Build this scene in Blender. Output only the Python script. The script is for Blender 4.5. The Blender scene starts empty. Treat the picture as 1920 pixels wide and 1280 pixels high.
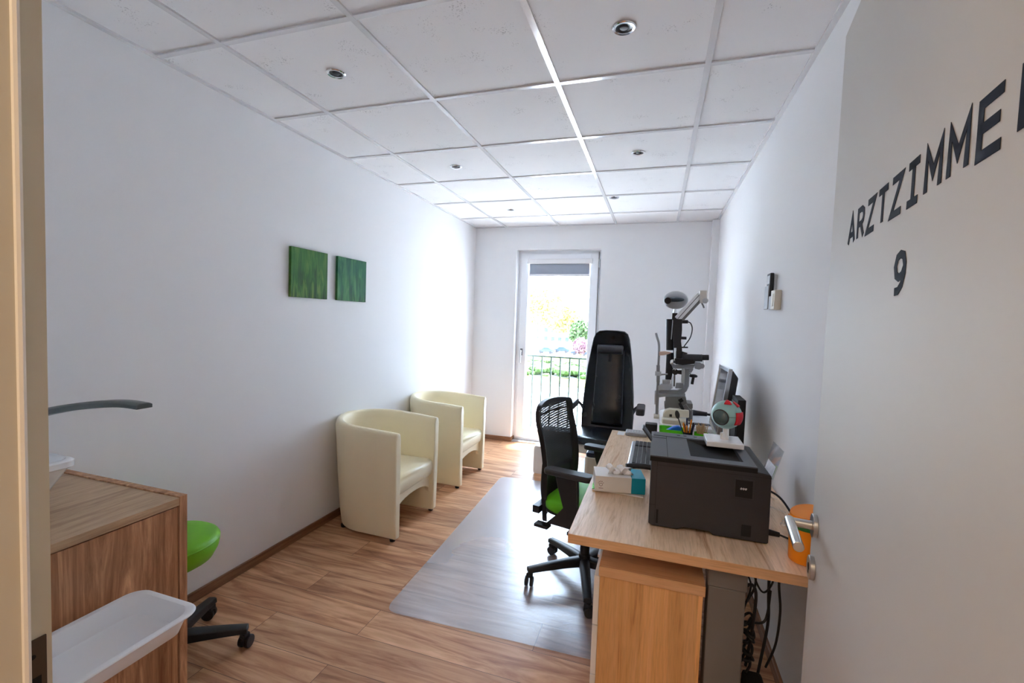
import bpy, bmesh, math, random
from mathutils import Vector, Matrix
random.seed(7)
PI = math.pi
scn = bpy.context.scene
COL = scn.collection
V = Vector

# ------------------------------------------------------------------ camera
CAM = V((0, 0, 1.4429))
F = 844.98
YAW, PITCH, ROLL = -0.31084, -0.04967, 0.03511
cy, sy, cp, sp = math.cos(YAW), math.sin(YAW), math.cos(PITCH), math.sin(PITCH)
fwd = V((sy*cp, cy*cp, sp)); rgt = V((cy, -sy, 0)); up = rgt.cross(fwd)
cr, sr = math.cos(ROLL), math.sin(ROLL)
R2 = rgt*cr + up*sr; U2 = -rgt*sr + up*cr
cd = bpy.data.cameras.new('camera'); cam = bpy.data.objects.new('camera', cd); COL.objects.link(cam)
cd.sensor_width = 36; cd.lens = F*36/1920; cd.clip_start = 0.02; cd.clip_end = 400
M = Matrix((R2, U2, -fwd)).transposed().to_4x4(); M.translation = CAM
cam.matrix_world = M; scn.camera = cam

def at(px, py, Y):
    """point of the survey sight line (px,py) at real depth Y"""
    d = R2*((px-960)/F) - U2*((py-640)/F) + fwd
    return CAM + d*(Y/d.y)

# ------------------------------------------------------------------ materials
def new_mat(name):
    m = bpy.data.materials.new(name); m.use_nodes = True
    nt = m.node_tree; b = nt.nodes['Principled BSDF']
    return m, nt, b

def rgb(c): return (c[0], c[1], c[2], 1)

def mat(name, c, rough=.5, metal=0, spec=.5, var=.04, scale=8, bump=0, bscale=200, coat=0, trans=0, ior=1.45, sheen=0, stretch=None):
    m, nt, b = new_mat(name); N = nt.nodes; L = nt.links
    tc = N.new('ShaderNodeTexCoord'); src = tc.outputs['Object']
    if stretch:
        mp = N.new('ShaderNodeMapping'); mp.inputs['Scale'].default_value = stretch
        L.new(src, mp.inputs[0]); src = mp.outputs[0]
    n = N.new('ShaderNodeTexNoise'); n.inputs['Scale'].default_value = scale; n.inputs['Detail'].default_value = 4
    L.new(src, n.inputs['Vector'])
    mx = N.new('ShaderNodeMix'); mx.data_type = 'RGBA'
    mx.inputs[6].default_value = rgb([max(0, x*(1-var)) for x in c]); mx.inputs[7].default_value = rgb([min(1, x*(1+var)) for x in c])
    L.new(n.outputs['Fac'], mx.inputs[0]); L.new(mx.outputs[2], b.inputs['Base Color'])
    b.inputs['Roughness'].default_value = rough; b.inputs['Metallic'].default_value = metal
    b.inputs['Specular IOR Level'].default_value = spec; b.inputs['Coat Weight'].default_value = coat
    b.inputs['Transmission Weight'].default_value = trans; b.inputs['IOR'].default_value = ior
    if bump:
        n2 = N.new('ShaderNodeTexNoise'); n2.inputs['Scale'].default_value = bscale; n2.inputs['Detail'].default_value = 3
        L.new(src, n2.inputs['Vector'])
        bp = N.new('ShaderNodeBump'); bp.inputs['Strength'].default_value = bump; bp.inputs['Distance'].default_value = .002
        L.new(n2.outputs['Fac'], bp.inputs['Height']); L.new(bp.outputs[0], b.inputs['Normal'])
    return m

def wood(name, c1, c2, stretch, rough=.4, board=None, knots=0, coat=0, dist=1.2, ns=3.0, pos=(.28, .5, .72), c3=None):
    """stretch = mapping scale (small along the grain). board=(axis, pitch) varies colour per glued lamella"""
    m, nt, b = new_mat(name); N = nt.nodes; L = nt.links
    tc = N.new('ShaderNodeTexCoord'); mp = N.new('ShaderNodeMapping'); mp.inputs['Scale'].default_value = stretch
    L.new(tc.outputs['Object'], mp.inputs[0])
    n = N.new('ShaderNodeTexNoise'); n.inputs['Scale'].default_value = ns; n.inputs['Detail'].default_value = 6
    n.inputs['Distortion'].default_value = dist; n.inputs['Roughness'].default_value = .65
    vec = mp.outputs[0]
    fac = None
    if board:
        ax, pitch = board
        sx = N.new('ShaderNodeSeparateXYZ'); L.new(tc.outputs['Object'], sx.inputs[0])
        d = N.new('ShaderNodeMath'); d.operation = 'DIVIDE'; L.new(sx.outputs[ax], d.inputs[0]); d.inputs[1].default_value = pitch
        fl = N.new('ShaderNodeMath'); fl.operation = 'FLOOR'; L.new(d.outputs[0], fl.inputs[0])
        wn = N.new('ShaderNodeTexWhiteNoise'); wn.noise_dimensions = '1D'; L.new(fl.outputs[0], wn.inputs['W'])
        va = N.new('ShaderNodeVectorMath'); va.operation = 'MULTIPLY_ADD'
        L.new(wn.outputs['Color'], va.inputs[0]); va.inputs[1].default_value = (9, 9, 9); L.new(vec, va.inputs[2]); vec = va.outputs[0]
        fac = wn.outputs['Value']
    L.new(vec, n.inputs['Vector'])
    r = N.new('ShaderNodeValToRGB'); L.new(n.outputs['Fac'], r.inputs[0])
    r.color_ramp.elements[0].position = pos[0]; r.color_ramp.elements[0].color = rgb(c1)
    r.color_ramp.elements[1].position = pos[2]; r.color_ramp.elements[1].color = rgb(c2)
    if c3: e = r.color_ramp.elements.new(pos[1]); e.color = rgb(c3)
    out = r.outputs[0]
    if fac is not None:
        hs = N.new('ShaderNodeHueSaturation'); mr = N.new('ShaderNodeMapRange')
        L.new(fac, mr.inputs[0]); mr.inputs[3].default_value = .86; mr.inputs[4].default_value = 1.12
        L.new(mr.outputs[0], hs.inputs['Value']); L.new(out, hs.inputs['Color']); out = hs.outputs[0]
    # fine fibre
    n2 = N.new('ShaderNodeTexNoise'); n2.inputs['Scale'].default_value = ns*9; n2.inputs['Detail'].default_value = 3
    L.new(mp.outputs[0], n2.inputs['Vector'])
    mx = N.new('ShaderNodeMix'); mx.data_type = 'RGBA'; mx.blend_type = 'MULTIPLY'; mx.inputs[0].default_value = .35
    r2 = N.new('ShaderNodeValToRGB'); r2.color_ramp.elements[0].color = (.55, .5, .45, 1); r2.color_ramp.elements[0].position = .3; r2.color_ramp.elements[1].position = .55
    L.new(n2.outputs['Fac'], r2.inputs[0]); L.new(out, mx.inputs[6]); L.new(r2.outputs[0], mx.inputs[7])
    L.new(mx.outputs[2], b.inputs['Base Color'])
    b.inputs['Roughness'].default_value = rough; b.inputs['Coat Weight'].default_value = coat
    bp = N.new('ShaderNodeBump'); bp.inputs['Strength'].default_value = .12; bp.inputs['Distance'].default_value = .001
    L.new(n2.outputs['Fac'], bp.inputs['Height']); L.new(bp.outputs[0], b.inputs['Normal'])
    return m

MT = {}
MT['wall'] = mat('wall_paint', (.83, .835, .85), .85, var=.012, scale=3, bump=.15, bscale=260)
MT['white'] = mat('white_plastic', (.82, .82, .83), .35, var=.01)
MT['whitegloss'] = mat('white_gloss', (.86, .86, .87), .15, var=.01)
MT['upvc'] = mat('window_profile', (.90, .92, .95), .3, var=.01)
MT['cream'] = mat('cream_leather', (.90, .81, .58), .38, var=.04, scale=5, bump=.25, bscale=420, spec=.45)
MT['black'] = mat('black_plastic', (.012, .012, .015), .45, var=.2)
MT['blackgloss'] = mat('black_vinyl', (.009, .012, .016), .24, var=.2)
MT['blackmatte'] = mat('black_matte', (.006, .006, .007), .75, var=.2)
MT['darkgrey'] = mat('dark_grey_plastic', (.035, .036, .042), .5, var=.12)
MT['printer'] = mat('printer_body', (.030, .029, .034), .45, var=.12, bump=.1, bscale=500)
MT['printertop'] = mat('printer_lid', (.062, .070, .088), .32, var=.1)
def knit_mat():
    m = bpy.data.materials.new('knitted_mesh'); m.use_nodes = True; nt = m.node_tree; N = nt.nodes; L = nt.links
    b = N['Principled BSDF']; b.inputs['Base Color'].default_value = (.012, .013, .016, 1); b.inputs['Roughness'].default_value = .7; out = N['Material Output']
    tc = N.new('ShaderNodeTexCoord'); sx = N.new('ShaderNodeSeparateXYZ'); L.new(tc.outputs['Object'], sx.inputs[0])
    def mth(op, a, b_=None):
        n = N.new('ShaderNodeMath'); n.operation = op
        for i, v in enumerate((a, b_)):
            if v is None: continue
            if isinstance(v, (int, float)): n.inputs[i].default_value = v
            else: L.new(v, n.inputs[i])
        return n.outputs[0]
    st = mth('GREATER_THAN', mth('FRACT', mth('MULTIPLY', mth('ADD', sx.outputs[2], mth('MULTIPLY', sx.outputs[1], -.10)), 78)), .60)
    band = mth('LESS_THAN', mth('FRACT', mth('MULTIPLY', sx.outputs[2], 6.5)), .93)
    f = mth('MULTIPLY', mth('MULTIPLY', st, band), .045)
    t = N.new('ShaderNodeBsdfTransparent'); mx = N.new('ShaderNodeMixShader'); L.new(f, mx.inputs[0]); L.new(b.outputs[0], mx.inputs[1]); L.new(t.outputs[0], mx.inputs[2]); L.new(mx.outputs[0], out.inputs[0])
    return m
MT['knit'] = knit_mat()
MT['grey'] = mat('grey_enamel', (.30, .305, .32), .4, var=.06)
MT['midgrey'] = mat('mid_grey', (.19, .18, .175), .45, var=.08)
MT['lightgrey'] = mat('light_grey', (.5, .51, .53), .45, var=.04)
MT['steel'] = mat('brushed_steel', (.62, .6, .57), .28, metal=1, var=.06, scale=60, stretch=(1, 1, 30))
MT['alu'] = mat('aluminium', (.75, .76, .78), .3, metal=1, var=.05)
MT['chrome'] = mat('chrome', (.8, .82, .84), .12, metal=1, var=.02)
MT['brownmetal'] = mat('bronze_plate', (.10, .075, .055), .4, metal=.6, var=.1)
MT['green'] = mat('green_fabric', (.12, .52, .008), .55, var=.1, bump=.2, bscale=500)
MT['lime'] = mat('green_vinyl', (.15, .47, .006), .42, var=.04, bump=.1, bscale=300)
MT['greenplastic'] = mat('green_plastic', (.09, .62, .01), .25, var=.03)
MT['blueplastic'] = mat('blue_plastic', (.01, .16, .68), .3, var=.05)
MT['teal'] = mat('teal_card', (.0, .28, .40), .5, var=.03)
MT['card'] = mat('white_card', (.74, .71, .69), .6, var=.02)
MT['tissue'] = mat('tissue_paper', (.86, .85, .86), .9, var=.02, bump=.3, bscale=90)
MT['orange'] = mat('orange_plastic', (.95, .30, .008), .4, var=.03)
MT['darkgreen'] = mat('dark_green_rim', (.01, .14, .03), .4, var=.04)
MT['red'] = mat('red_muscle', (.62, .012, .025), .5, var=.06)
MT['eye'] = mat('pale_eye_white', (.30, .52, .50), .35, var=.03)
MT['iris'] = mat('grey_green_iris', (.08, .13, .13), .12, var=.25, scale=60, coat=.6)
MT['peach'] = mat('peach_shield', (.78, .55, .45), .4, var=.02)
MT['ivory'] = mat('ivory_plastic', (.72, .67, .56), .45, var=.02)
MT['doorpaint'] = mat('door_lacquer', (.60, .59, .565), .5, spec=.3, var=.01, scale=2)
MT['frame'] = mat('frame_lacquer', (.66, .62, .50), .35, var=.02)
MT['gasket'] = mat('gasket', (.8, .78, .72), .5, var=.02)
MT['letter'] = mat('dark_lettering', (.012, .016, .03), .7, spec=.15, var=.1)
MT['blindfab'] = mat('blind_fabric', (.32, .36, .43), .8, var=.05, bump=.2, bscale=600)
MT['tbar'] = mat('grid_bar', (.72, .72, .74), .16, var=.02, spec=.7, coat=.5)
MT['tile'] = None
MT['wiredark'] = mat('cable_black', (.008, .008, .009), .5, var=.2)
MT['stick'] = mat('wooden_sticks', (.62, .42, .22), .6, var=.15, scale=40)
MT['beechedge'] = wood('desk_edge', (.66, .37, .18), (.80, .50, .28), (.6, 12, 12), rough=.4, ns=2)
MT['desktop'] = wood('desk_ash', (.44, .31, .20), (.66, .53, .40), (.9, 9, 9), rough=.26, ns=2.2, c3=(.60, .46, .33), dist=1.6)
MT['desktop_y'] = wood('desk_ash_y', (.54, .30, .17), (.94, .71, .51), (9, .7, 9), rough=.27, ns=2.0, board=(0, .115), c3=(.87, .63, .43), dist=1.2, pos=(.3, .42, .7), coat=.1)
MT['pedwood'] = wood('pedestal_ash', (.50, .20, .06), (.94, .56, .27), (9, 9, .55), rough=.42, ns=2.4, board=(0, .085), c3=(.80, .44, .17), pos=(.3, .43, .7))
MT['oak_z'] = wood('sonoma_oak_z', (.22, .08, .028), (.80, .46, .25), (7, 7, .6), rough=.5, ns=3, c3=(.47, .23, .11), dist=2.0)
MT['oak_y'] = wood('sonoma_oak_y', (.30, .17, .09), (.60, .42, .26), (7, .7, 7), rough=.42, ns=3, c3=(.50, .33, .19), dist=1.6)
MT['skirt_x'] = wood('skirting_x', (.16, .07, .035), (.32, .16, .08), (.8, 10, 10), rough=.4)
MT['skirt_y'] = wood('skirting_y', (.15, .065, .03), (.30, .15, .075), (10, .8, 10), rough=.4)

def floor_mat():
    m, nt, b = new_mat('vinyl_planks'); N = nt.nodes; L = nt.links
    tc = N.new('ShaderNodeTexCoord'); O = tc.outputs['Object']
    br = N.new('ShaderNodeTexBrick'); br.offset = .37; br.inputs['Scale'].default_value = 1
    br.inputs['Brick Width'].default_value = 1.22; br.inputs['Row Height'].default_value = .185
    br.inputs['Mortar Size'].default_value = .0012; br.inputs['Mortar Smooth'].default_value = .2; br.inputs['Bias'].default_value = 0
    br.inputs['Color1'].default_value = (0, 0, 0, 1); br.inputs['Color2'].default_value = (1, 1, 1, 1); br.inputs['Mortar'].default_value = (.5, .5, .5, 1)
    L.new(O, br.inputs['Vector'])
    mp = N.new('ShaderNodeMapping'); mp.inputs['Scale'].default_value = (.9, 9, 1); L.new(O, mp.inputs[0])
    va = N.new('ShaderNodeVectorMath'); va.operation = 'MULTIPLY_ADD'; L.new(br.outputs['Color'], va.inputs[0]); va.inputs[1].default_value = (7, 13, 5); L.new(mp.outputs[0], va.inputs[2])
    n = N.new('ShaderNodeTexNoise'); n.inputs['Scale'].default_value = 1.7; n.inputs['Detail'].default_value = 7; n.inputs['Roughness'].default_value = .6; n.inputs['Distortion'].default_value = 1.6
    L.new(va.outputs[0], n.inputs['Vector'])
    r = N.new('ShaderNodeValToRGB'); L.new(n.outputs['Fac'], r.inputs[0]); el = r.color_ramp.elements
    el[0].position = .25; el[0].color = (.20, .072, .032, 1); el[1].position = .72; el[1].color = (.78, .47, .28, 1)
    e = el.new(.42); e.color = (.44, .205, .10, 1); e = el.new(.56); e.color = (.62, .345, .19, 1)
    hs = N.new('ShaderNodeHueSaturation'); mr = N.new('ShaderNodeMapRange'); L.new(br.outputs['Color'], mr.inputs[0]); mr.inputs[3].default_value = .84; mr.inputs[4].default_value = 1.12
    L.new(mr.outputs[0], hs.inputs['Value']); L.new(r.outputs[0], hs.inputs['Color'])
    mx = N.new('ShaderNodeMix'); mx.data_type = 'RGBA'; L.new(br.outputs['Fac'], mx.inputs[0]); L.new(hs.outputs[0], mx.inputs[6]); mx.inputs[7].default_value = (.10, .05, .03, 1)
    L.new(mx.outputs[2], b.inputs['Base Color'])
    b.inputs['Roughness'].default_value = .42; b.inputs['Specular IOR Level'].default_value = .5
    bp = N.new('ShaderNodeBump'); bp.inputs['Strength'].default_value = .15; bp.inputs['Distance'].default_value = .001
    L.new(n.outputs['Fac'], bp.inputs['Height']); L.new(bp.outputs[0], b.inputs['Normal'])
    return m
MT['floor'] = floor_mat()

def tile_mat():
    m, nt, b = new_mat('mineral_tile'); N = nt.nodes; L = nt.links
    tc = N.new('ShaderNodeTexCoord'); O = tc.outputs['Object']
    v = N.new('ShaderNodeTexNoise'); v.inputs['Scale'].default_value = 190; v.inputs['Detail'].default_value = 1; L.new(O, v.inputs['Vector'])
    n = N.new('ShaderNodeTexNoise'); n.inputs['Scale'].default_value = 9; n.inputs['Detail'].default_value = 3; L.new(O, n.inputs['Vector'])
    mu = N.new('ShaderNodeMath'); mu.operation = 'MULTIPLY'; L.new(v.outputs['Fac'], mu.inputs[0]); L.new(n.outputs['Fac'], mu.inputs[1])
    r = N.new('ShaderNodeValToRGB'); r.color_ramp.elements[0].position = .40; r.color_ramp.elements[1].position = .46
    r.color_ramp.elements[0].color = (.82, .82, .83, 1); r.color_ramp.elements[1].color = (.52, .52, .53, 1)
    L.new(mu.outputs[0], r.inputs[0]); L.new(r.outputs[0], b.inputs['Base Color']); b.inputs['Roughness'].default_value = .9
    return m
MT['tile'] = tile_mat()

def grass_pic(name, dark, mid, light, haze, seed):
    m, nt, b = new_mat(name); N = nt.nodes; L = nt.links
    tc = N.new('ShaderNodeTexCoord'); O = tc.outputs['Object']
    mp = N.new('ShaderNodeMapping'); mp.inputs['Scale'].default_value = (1, 24, 4); mp.inputs['Location'].default_value = (seed, seed, 0); L.new(O, mp.inputs[0])
    mp.inputs['Rotation'].default_value = (.12, 0, 0)
    n = N.new('ShaderNodeTexNoise'); n.inputs['Scale'].default_value = 1.6; n.inputs['Detail'].default_value = 5; n.inputs['Distortion'].default_value = .8; L.new(mp.outputs[0], n.inputs['Vector'])
    r = N.new('ShaderNodeValToRGB'); L.new(n.outputs['Fac'], r.inputs[0]); el = r.color_ramp.elements
    el[0].position = .34; el[0].color = rgb(dark); el[1].position = .66; el[1].color = rgb(light); e = el.new(.5); e.color = rgb(mid)
    n2 = N.new('ShaderNodeTexNoise'); n2.inputs['Scale'].default_value = 9; L.new(O, n2.inputs['Vector'])
    sx = N.new('ShaderNodeSeparateXYZ'); L.new(O, sx.inputs[0])
    ad = N.new('ShaderNodeMath'); ad.operation = 'MULTIPLY_ADD'; L.new(n2.outputs['Fac'], ad.inputs[0]); ad.inputs[1].default_value = .35; L.new(sx.outputs[2], ad.inputs[2])
    mr = N.new('ShaderNodeMapRange'); L.new(ad.outputs[0], mr.inputs[0]); mr.inputs[1].default_value = .12; mr.inputs[2].default_value = .36; mr.inputs[3].default_value = 0; mr.inputs[4].default_value = .6
    mx = N.new('ShaderNodeMix'); mx.data_type = 'RGBA'; L.new(mr.outputs[0], mx.inputs[0]); L.new(r.outputs[0], mx.inputs[6]); mx.inputs[7].default_value = rgb(haze)
    L.new(mx.outputs[2], b.inputs['Base Color']); b.inputs['Roughness'].default_value = .6; b.inputs['Specular IOR Level'].default_value = .2
    return m

def clear_mat(name, tint, haze, rough, gloss, hazecol=(.8, .85, .95)):
    m = bpy.data.materials.new(name); m.use_nodes = True; nt = m.node_tree; N = nt.nodes; L = nt.links
    N.remove(N['Principled BSDF']); out = N['Material Output']
    t = N.new('ShaderNodeBsdfTransparent'); t.inputs[0].default_value = rgb(tint)
    g = N.new('ShaderNodeBsdfGlossy'); g.inputs['Roughness'].default_value = rough; g.inputs[0].default_value = (1, 1, 1, 1)
    d = N.new('ShaderNodeBsdfDiffuse'); d.inputs[0].default_value = rgb(hazecol)
    tc = N.new('ShaderNodeTexCoord'); n = N.new('ShaderNodeTexNoise'); n.inputs['Scale'].default_value = 3.5; n.inputs['Detail'].default_value = 4; L.new(tc.outputs['Object'], n.inputs['Vector'])
    mr = N.new('ShaderNodeMapRange'); L.new(n.outputs['Fac'], mr.inputs[0]); mr.inputs[3].default_value = haze*.7; mr.inputs[4].default_value = haze*1.3
    m1 = N.new('ShaderNodeMixShader'); L.new(mr.outputs[0], m1.inputs[0]); L.new(t.outputs[0], m1.inputs[1]); L.new(d.outputs[0], m1.inputs[2])
    f0 = ((gloss-1)/(gloss+1))**2      # Schlick reflectance, the same from both faces of the sheet
    lw = N.new('ShaderNodeLayerWeight'); pw = N.new('ShaderNodeMath'); pw.operation = 'POWER'; L.new(lw.outputs['Facing'], pw.inputs[0]); pw.inputs[1].default_value = 5
    lw.inputs[0].default_value = .5
    fr = N.new('ShaderNodeMath'); fr.operation = 'MULTIPLY_ADD'; L.new(pw.outputs[0], fr.inputs[0]); fr.inputs[1].default_value = 1-f0; fr.inputs[2].default_value = f0
    m2 = N.new('ShaderNodeMixShader'); L.new(fr.outputs[0], m2.inputs[0]); L.new(m1.outputs[0], m2.inputs[1]); L.new(g.outputs[0], m2.inputs[2])
    L.new(m2.outputs[0], out.inputs[0])
    return m
MT['matclear'] = clear_mat('frosted_polycarbonate', (.975, .98, .995), .13, .30, 2.0, (.68, .78, 1.0))
MT['glass'] = clear_mat('window_glass', (.97, .98, .98), .0, .0, 1.35)
MT['acryl'] = clear_mat('clear_acrylic', (.94, .95, .97), .05, .05, 1.5)
MT['shieldclear'] = clear_mat('clear_disc', (.85, .86, .88), .25, .05, 1.4, (.6, .62, .66))

# ------------------------------------------------------------------ mesh helpers
def put(o, parent=None):
    COL.objects.link(o)
    if parent is not None: o.parent = parent
    return o

ORG = {}
def org(o):
    return ORG.get(o.name, V((0, 0, 0)))

class MB:
    def __init__(s): s.bm = bmesh.new()
    def _add(s, fn, mtx=None):
        old = set(s.bm.verts); fn()
        nv = [v for v in s.bm.verts if v not in old]
        if mtx is not None: bmesh.ops.transform(s.bm, matrix=mtx, verts=nv)
        return nv
    def box(s, a, b, rot=None, piv=None):
        a, b = V(a), V(b); c = (a+b)/2; d = b-a
        m = Matrix.Translation(c) @ Matrix.Diagonal((abs(d.x), abs(d.y), abs(d.z), 1))
        if rot is not None:
            p = V(piv) if piv is not None else c
            m = Matrix.Translation(p) @ rot.to_4x4() @ Matrix.Translation(-p) @ m
        bmesh.ops.create_cube(s.bm, size=1, matrix=m); return s
    def obox(s, p0, p1, w, h, upv=(0, 0, 1)):
        """bar of section w (sideways) x h (up) from p0 to p1"""
        p0, p1 = V(p0), V(p1); d = (p1-p0); L = d.length; z = d.normalized()
        x = z.cross(V(upv)); x = x.normalized() if x.length > 1e-6 else V((1, 0, 0)); y = x.cross(z)
        m = Matrix((x*w, y*h, z*L)).transposed().to_4x4(); m.translation = (p0+p1)/2
        bmesh.ops.create_cube(s.bm, size=1, matrix=m); return s
    def cyl(s, p0, p1, r0, r1=None, n=20, caps=True):
        p0, p1 = V(p0), V(p1); r1 = r0 if r1 is None else r1; d = p1-p0
        q = d.to_track_quat('Z', 'Y'); m = Matrix.Translation((p0+p1)/2) @ q.to_matrix().to_4x4()
        bmesh.ops.create_cone(s.bm, cap_ends=caps, segments=n, radius1=r0, radius2=r1, depth=d.length, matrix=m); return s
    def ell(s, c, r, n=20, rot=None):
        m = Matrix.Translation(V(c)) @ (rot.to_4x4() if rot is not None else Matrix()) @ Matrix.Diagonal((r[0], r[1], r[2], 1))
        bmesh.ops.create_uvsphere(s.bm, u_segments=n, v_segments=max(8, n//2), radius=1, matrix=m); return s
    def tube(s, pts, r, n=8, closed=False, sub=0):
        pts = [V(p) for p in pts]
        if sub: pts = catmull(pts, sub)
        rings = []; prev = None
        rr = r if isinstance(r, (list, tuple)) else None
        for i, p in enumerate(pts):
            t = (pts[min(i+1, len(pts)-1)] - pts[max(i-1, 0)]).normalized()
            if prev is None: x = t.orthogonal().normalized()
            else:
                x = prev - t*prev.dot(t); x = x.normalized() if x.length > 1e-6 else t.orthogonal().normalized()
            prev = x; y = t.cross(x)
            R = r if rr is None else rr[0] + (rr[1]-rr[0])*i/(len(pts)-1)
            rings.append([s.bm.verts.new(p + (x*math.cos(a) + y*math.sin(a))*R) for a in [2*PI*k/n for k in range(n)]])
        s.bridge(rings)
        s.bm.faces.new(rings[0][::-1]); s.bm.faces.new(rings[-1]); return s
    def bridge(s, rings, close=True):
        for a, b in zip(rings, rings[1:]):
            n = len(a)
            for k in range(n if close else n-1):
                try: s.bm.faces.new((a[k], a[(k+1) % n], b[(k+1) % n], b[k]))
                except ValueError: pass
    def prism(s, pts, vec):
        """closed outline (3D points) extruded along vec"""
        a = [s.bm.verts.new(V(p)) for p in pts]; b = [s.bm.verts.new(V(p)+V(vec)) for p in pts]
        s.bm.faces.new(a[::-1]); s.bm.faces.new(b); s.bridge([a, b]); return s
    def lathe(s, prof, c=(0, 0, 0), n=28, rot=None, capped=False):
        """prof: list of (r, z)"""
        c = V(c); rings = []
        for r, z in prof:
            ring = []
            for k in range(n):
                p = V((r*math.cos(2*PI*k/n), r*math.sin(2*PI*k/n), z))
                if rot is not None: p = rot @ p
                ring.append(s.bm.verts.new(c+p))
            rings.append(ring)
        s.bridge(rings)
        if capped: s.bm.faces.new(rings[0][::-1]); s.bm.faces.new(rings[-1])
        return s
    def sheet(s, grid):
        g = [[s.bm.verts.new(V(p)) for p in row] for row in grid]
        for i in range(len(g)-1):
            for j in range(len(g[0])-1): s.bm.faces.new((g[i][j], g[i][j+1], g[i+1][j+1], g[i+1][j]))
        return s
    def build(s, name, m, parent=None, local=False, bevel=0, segs=2, sub=0, solid=0, ang=38, flat=False, offset=0):
        bmesh.ops.remove_doubles(s.bm, verts=s.bm.verts, dist=1e-6)
        bmesh.ops.recalc_face_normals(s.bm, faces=s.bm.faces)
        me = bpy.data.meshes.new(name)
        if parent is not None and not local:
            o_ = org(parent)
            if o_.length: bmesh.ops.translate(s.bm, verts=s.bm.verts, vec=-o_)
        s.bm.to_mesh(me); s.bm.free()
        me.materials.append(m)
        ob = bpy.data.objects.new(name, me); put(ob, parent)
        ORG[ob.name] = org(parent) if (parent is not None and not local) else V((0, 0, 0))
        if not flat:
            me.polygons.foreach_set('use_smooth', [True]*len(me.polygons)); me.set_sharp_from_angle(angle=math.radians(ang))
        if solid:
            md = ob.modifiers.new('s', 'SOLIDIFY'); md.thickness = solid; md.offset = offset
        if bevel:
            md = ob.modifiers.new('b', 'BEVEL'); md.width = bevel; md.segments = segs; md.limit_method = 'ANGLE'; md.angle_limit = math.radians(35); md.harden_normals = False
        if sub:
            md = ob.modifiers.new('u', 'SUBSURF'); md.levels = sub; md.render_levels = sub
        return ob

def catmull(P, k):
    out = []
    for i in range(len(P)-1):
        p0, p1, p2, p3 = P[max(i-1, 0)], P[i], P[i+1], P[min(i+2, len(P)-1)]
        for j in range(k):
            t = j/k
            out.append(.5*((2*p1) + (p2-p0)*t + (2*p0-5*p1+4*p2-p3)*t*t + (-p0+3*p1-3*p2+p3)*t**3))
    out.append(P[-1]); return out

def rrect(x0, y0, x1, y1, r, n=6):
    """rounded rectangle in 2D, ccw"""
    out = []
    for cx, cy_, a0 in ((x1-r, y1-r, 0), (x0+r, y1-r, 90), (x0+r, y0+r, 180), (x1-r, y0+r, 270)):
        for k in range(n+1):
            a = math.radians(a0 + 90*k/n); out.append((cx+r*math.cos(a), cy_+r*math.sin(a)))
    return out

def thing(name, label, cat, loc=(0, 0, 0), rz=0, group=None):
    o = bpy.data.objects.new(name, None); COL.objects.link(o); o.location = loc; o.rotation_euler = (0, 0, rz)
    o.empty_display_size = .1
    o['label'] = label; o['category'] = cat
    if group: o['group'] = group
    ORG[o.name] = V(loc)
    return o
def tag(o, label, cat, group=None, kind=None):
    o['label'] = label; o['category'] = cat
    if group: o['group'] = group
    if kind: o['kind'] = kind
    return o
def struct(o): o['kind'] = 'structure'; return o
def dup(root, loc, rz, label, group=None):
    r = root.copy(); COL.objects.link(r); r.location = loc; r.rotation_euler = (0, 0, rz); r['label'] = label
    if group: r['group'] = group
    for ch in list(root.children):
        c = ch.copy(); COL.objects.link(c); c.parent = r
        for g in list(ch.children):
            d = g.copy(); COL.objects.link(d); d.parent = c
    return r

# ------------------------------------------------------------------ room dimensions
XL, XR, YB, YF, H = -2.109, .540, 5.02, .33, 2.506
WX0, WX1, WZ = -1.589, -.622, 2.243        # window niche
DX0, DX1, DZ = -.682, .290, 2.125          # doorway
TOPZ = 2.62
# floor
struct(MB().box((-2.35, -2.2, -.12), (1.6, 5.17, 0)).build('floor', MT['floor']))
struct(MB().box((-2.35, -2.2, 2.5135), (1.6, 5.22, 2.70)).build('ceiling', MT['tile']))
ceil = bpy.data.objects['ceiling']
g = MB()
gx = [-1.731, -1.106, -.481, .144]; gy = [.789, 1.414, 2.039, 2.664, 3.289, 3.914, 4.539]
for x in gx: g.box((x-.012, YF, H), (x+.012, YB, 2.5145))
for y in gy:
    xs = [XL]+gx+[XR]
    for a, b_ in zip(xs, xs[1:]):
        g.box((a+(.012 if a != XL else .02), y-.012, H+.0012), (b_-(.012 if b_ != XR else .02), y+.012, 2.5145))
g.build('grid_bar', MT['tbar'], ceil, flat=True)
g = MB()
g.box((XL, YF, H-.002), (XL+.022, YB, 2.5145)); g.box((XR-.022, YF, H-.002), (XR, YB, 2.5145))
g.box((XL+.022, YB-.022, H-.002), (XR-.022, YB, 2.5145)); g.box((XL+.022, YF, H-.002), (XR-.022, YF+.022, 2.5145))
g.build('edge_trim', MT['tbar'], ceil, flat=True)
# walls
struct(MB().box((XL-.2, YF-.15, 0), (XL, YB+.20, 2.5135)).build('wall_left', MT['wall']))
struct(MB().box((XR, YF-.15, 0), (XR+.2, YB+.20, 2.5135)).build('wall_right', MT['wall']))
w = MB(); YO = 5.22
w.box((XL, YB, 0), (WX0, YO, 2.5135)); w.box((WX1, YB, 0), (XR, YO, 2.5135)); w.box((WX0, YB, WZ), (WX1, YO, 2.5135))
struct(w.build('wall_back', MT['wall'], flat=True))
w = MB()
w.box((XL, .18, 0), (DX0, YF, 2.5135)); w.box((DX1, .18, 0), (XR, YF, 2.5135)); w.box((DX0, .18, DZ), (DX1, YF, 2.5135))
struct(w.build('wall_front', MT['wall'], flat=True))
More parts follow.
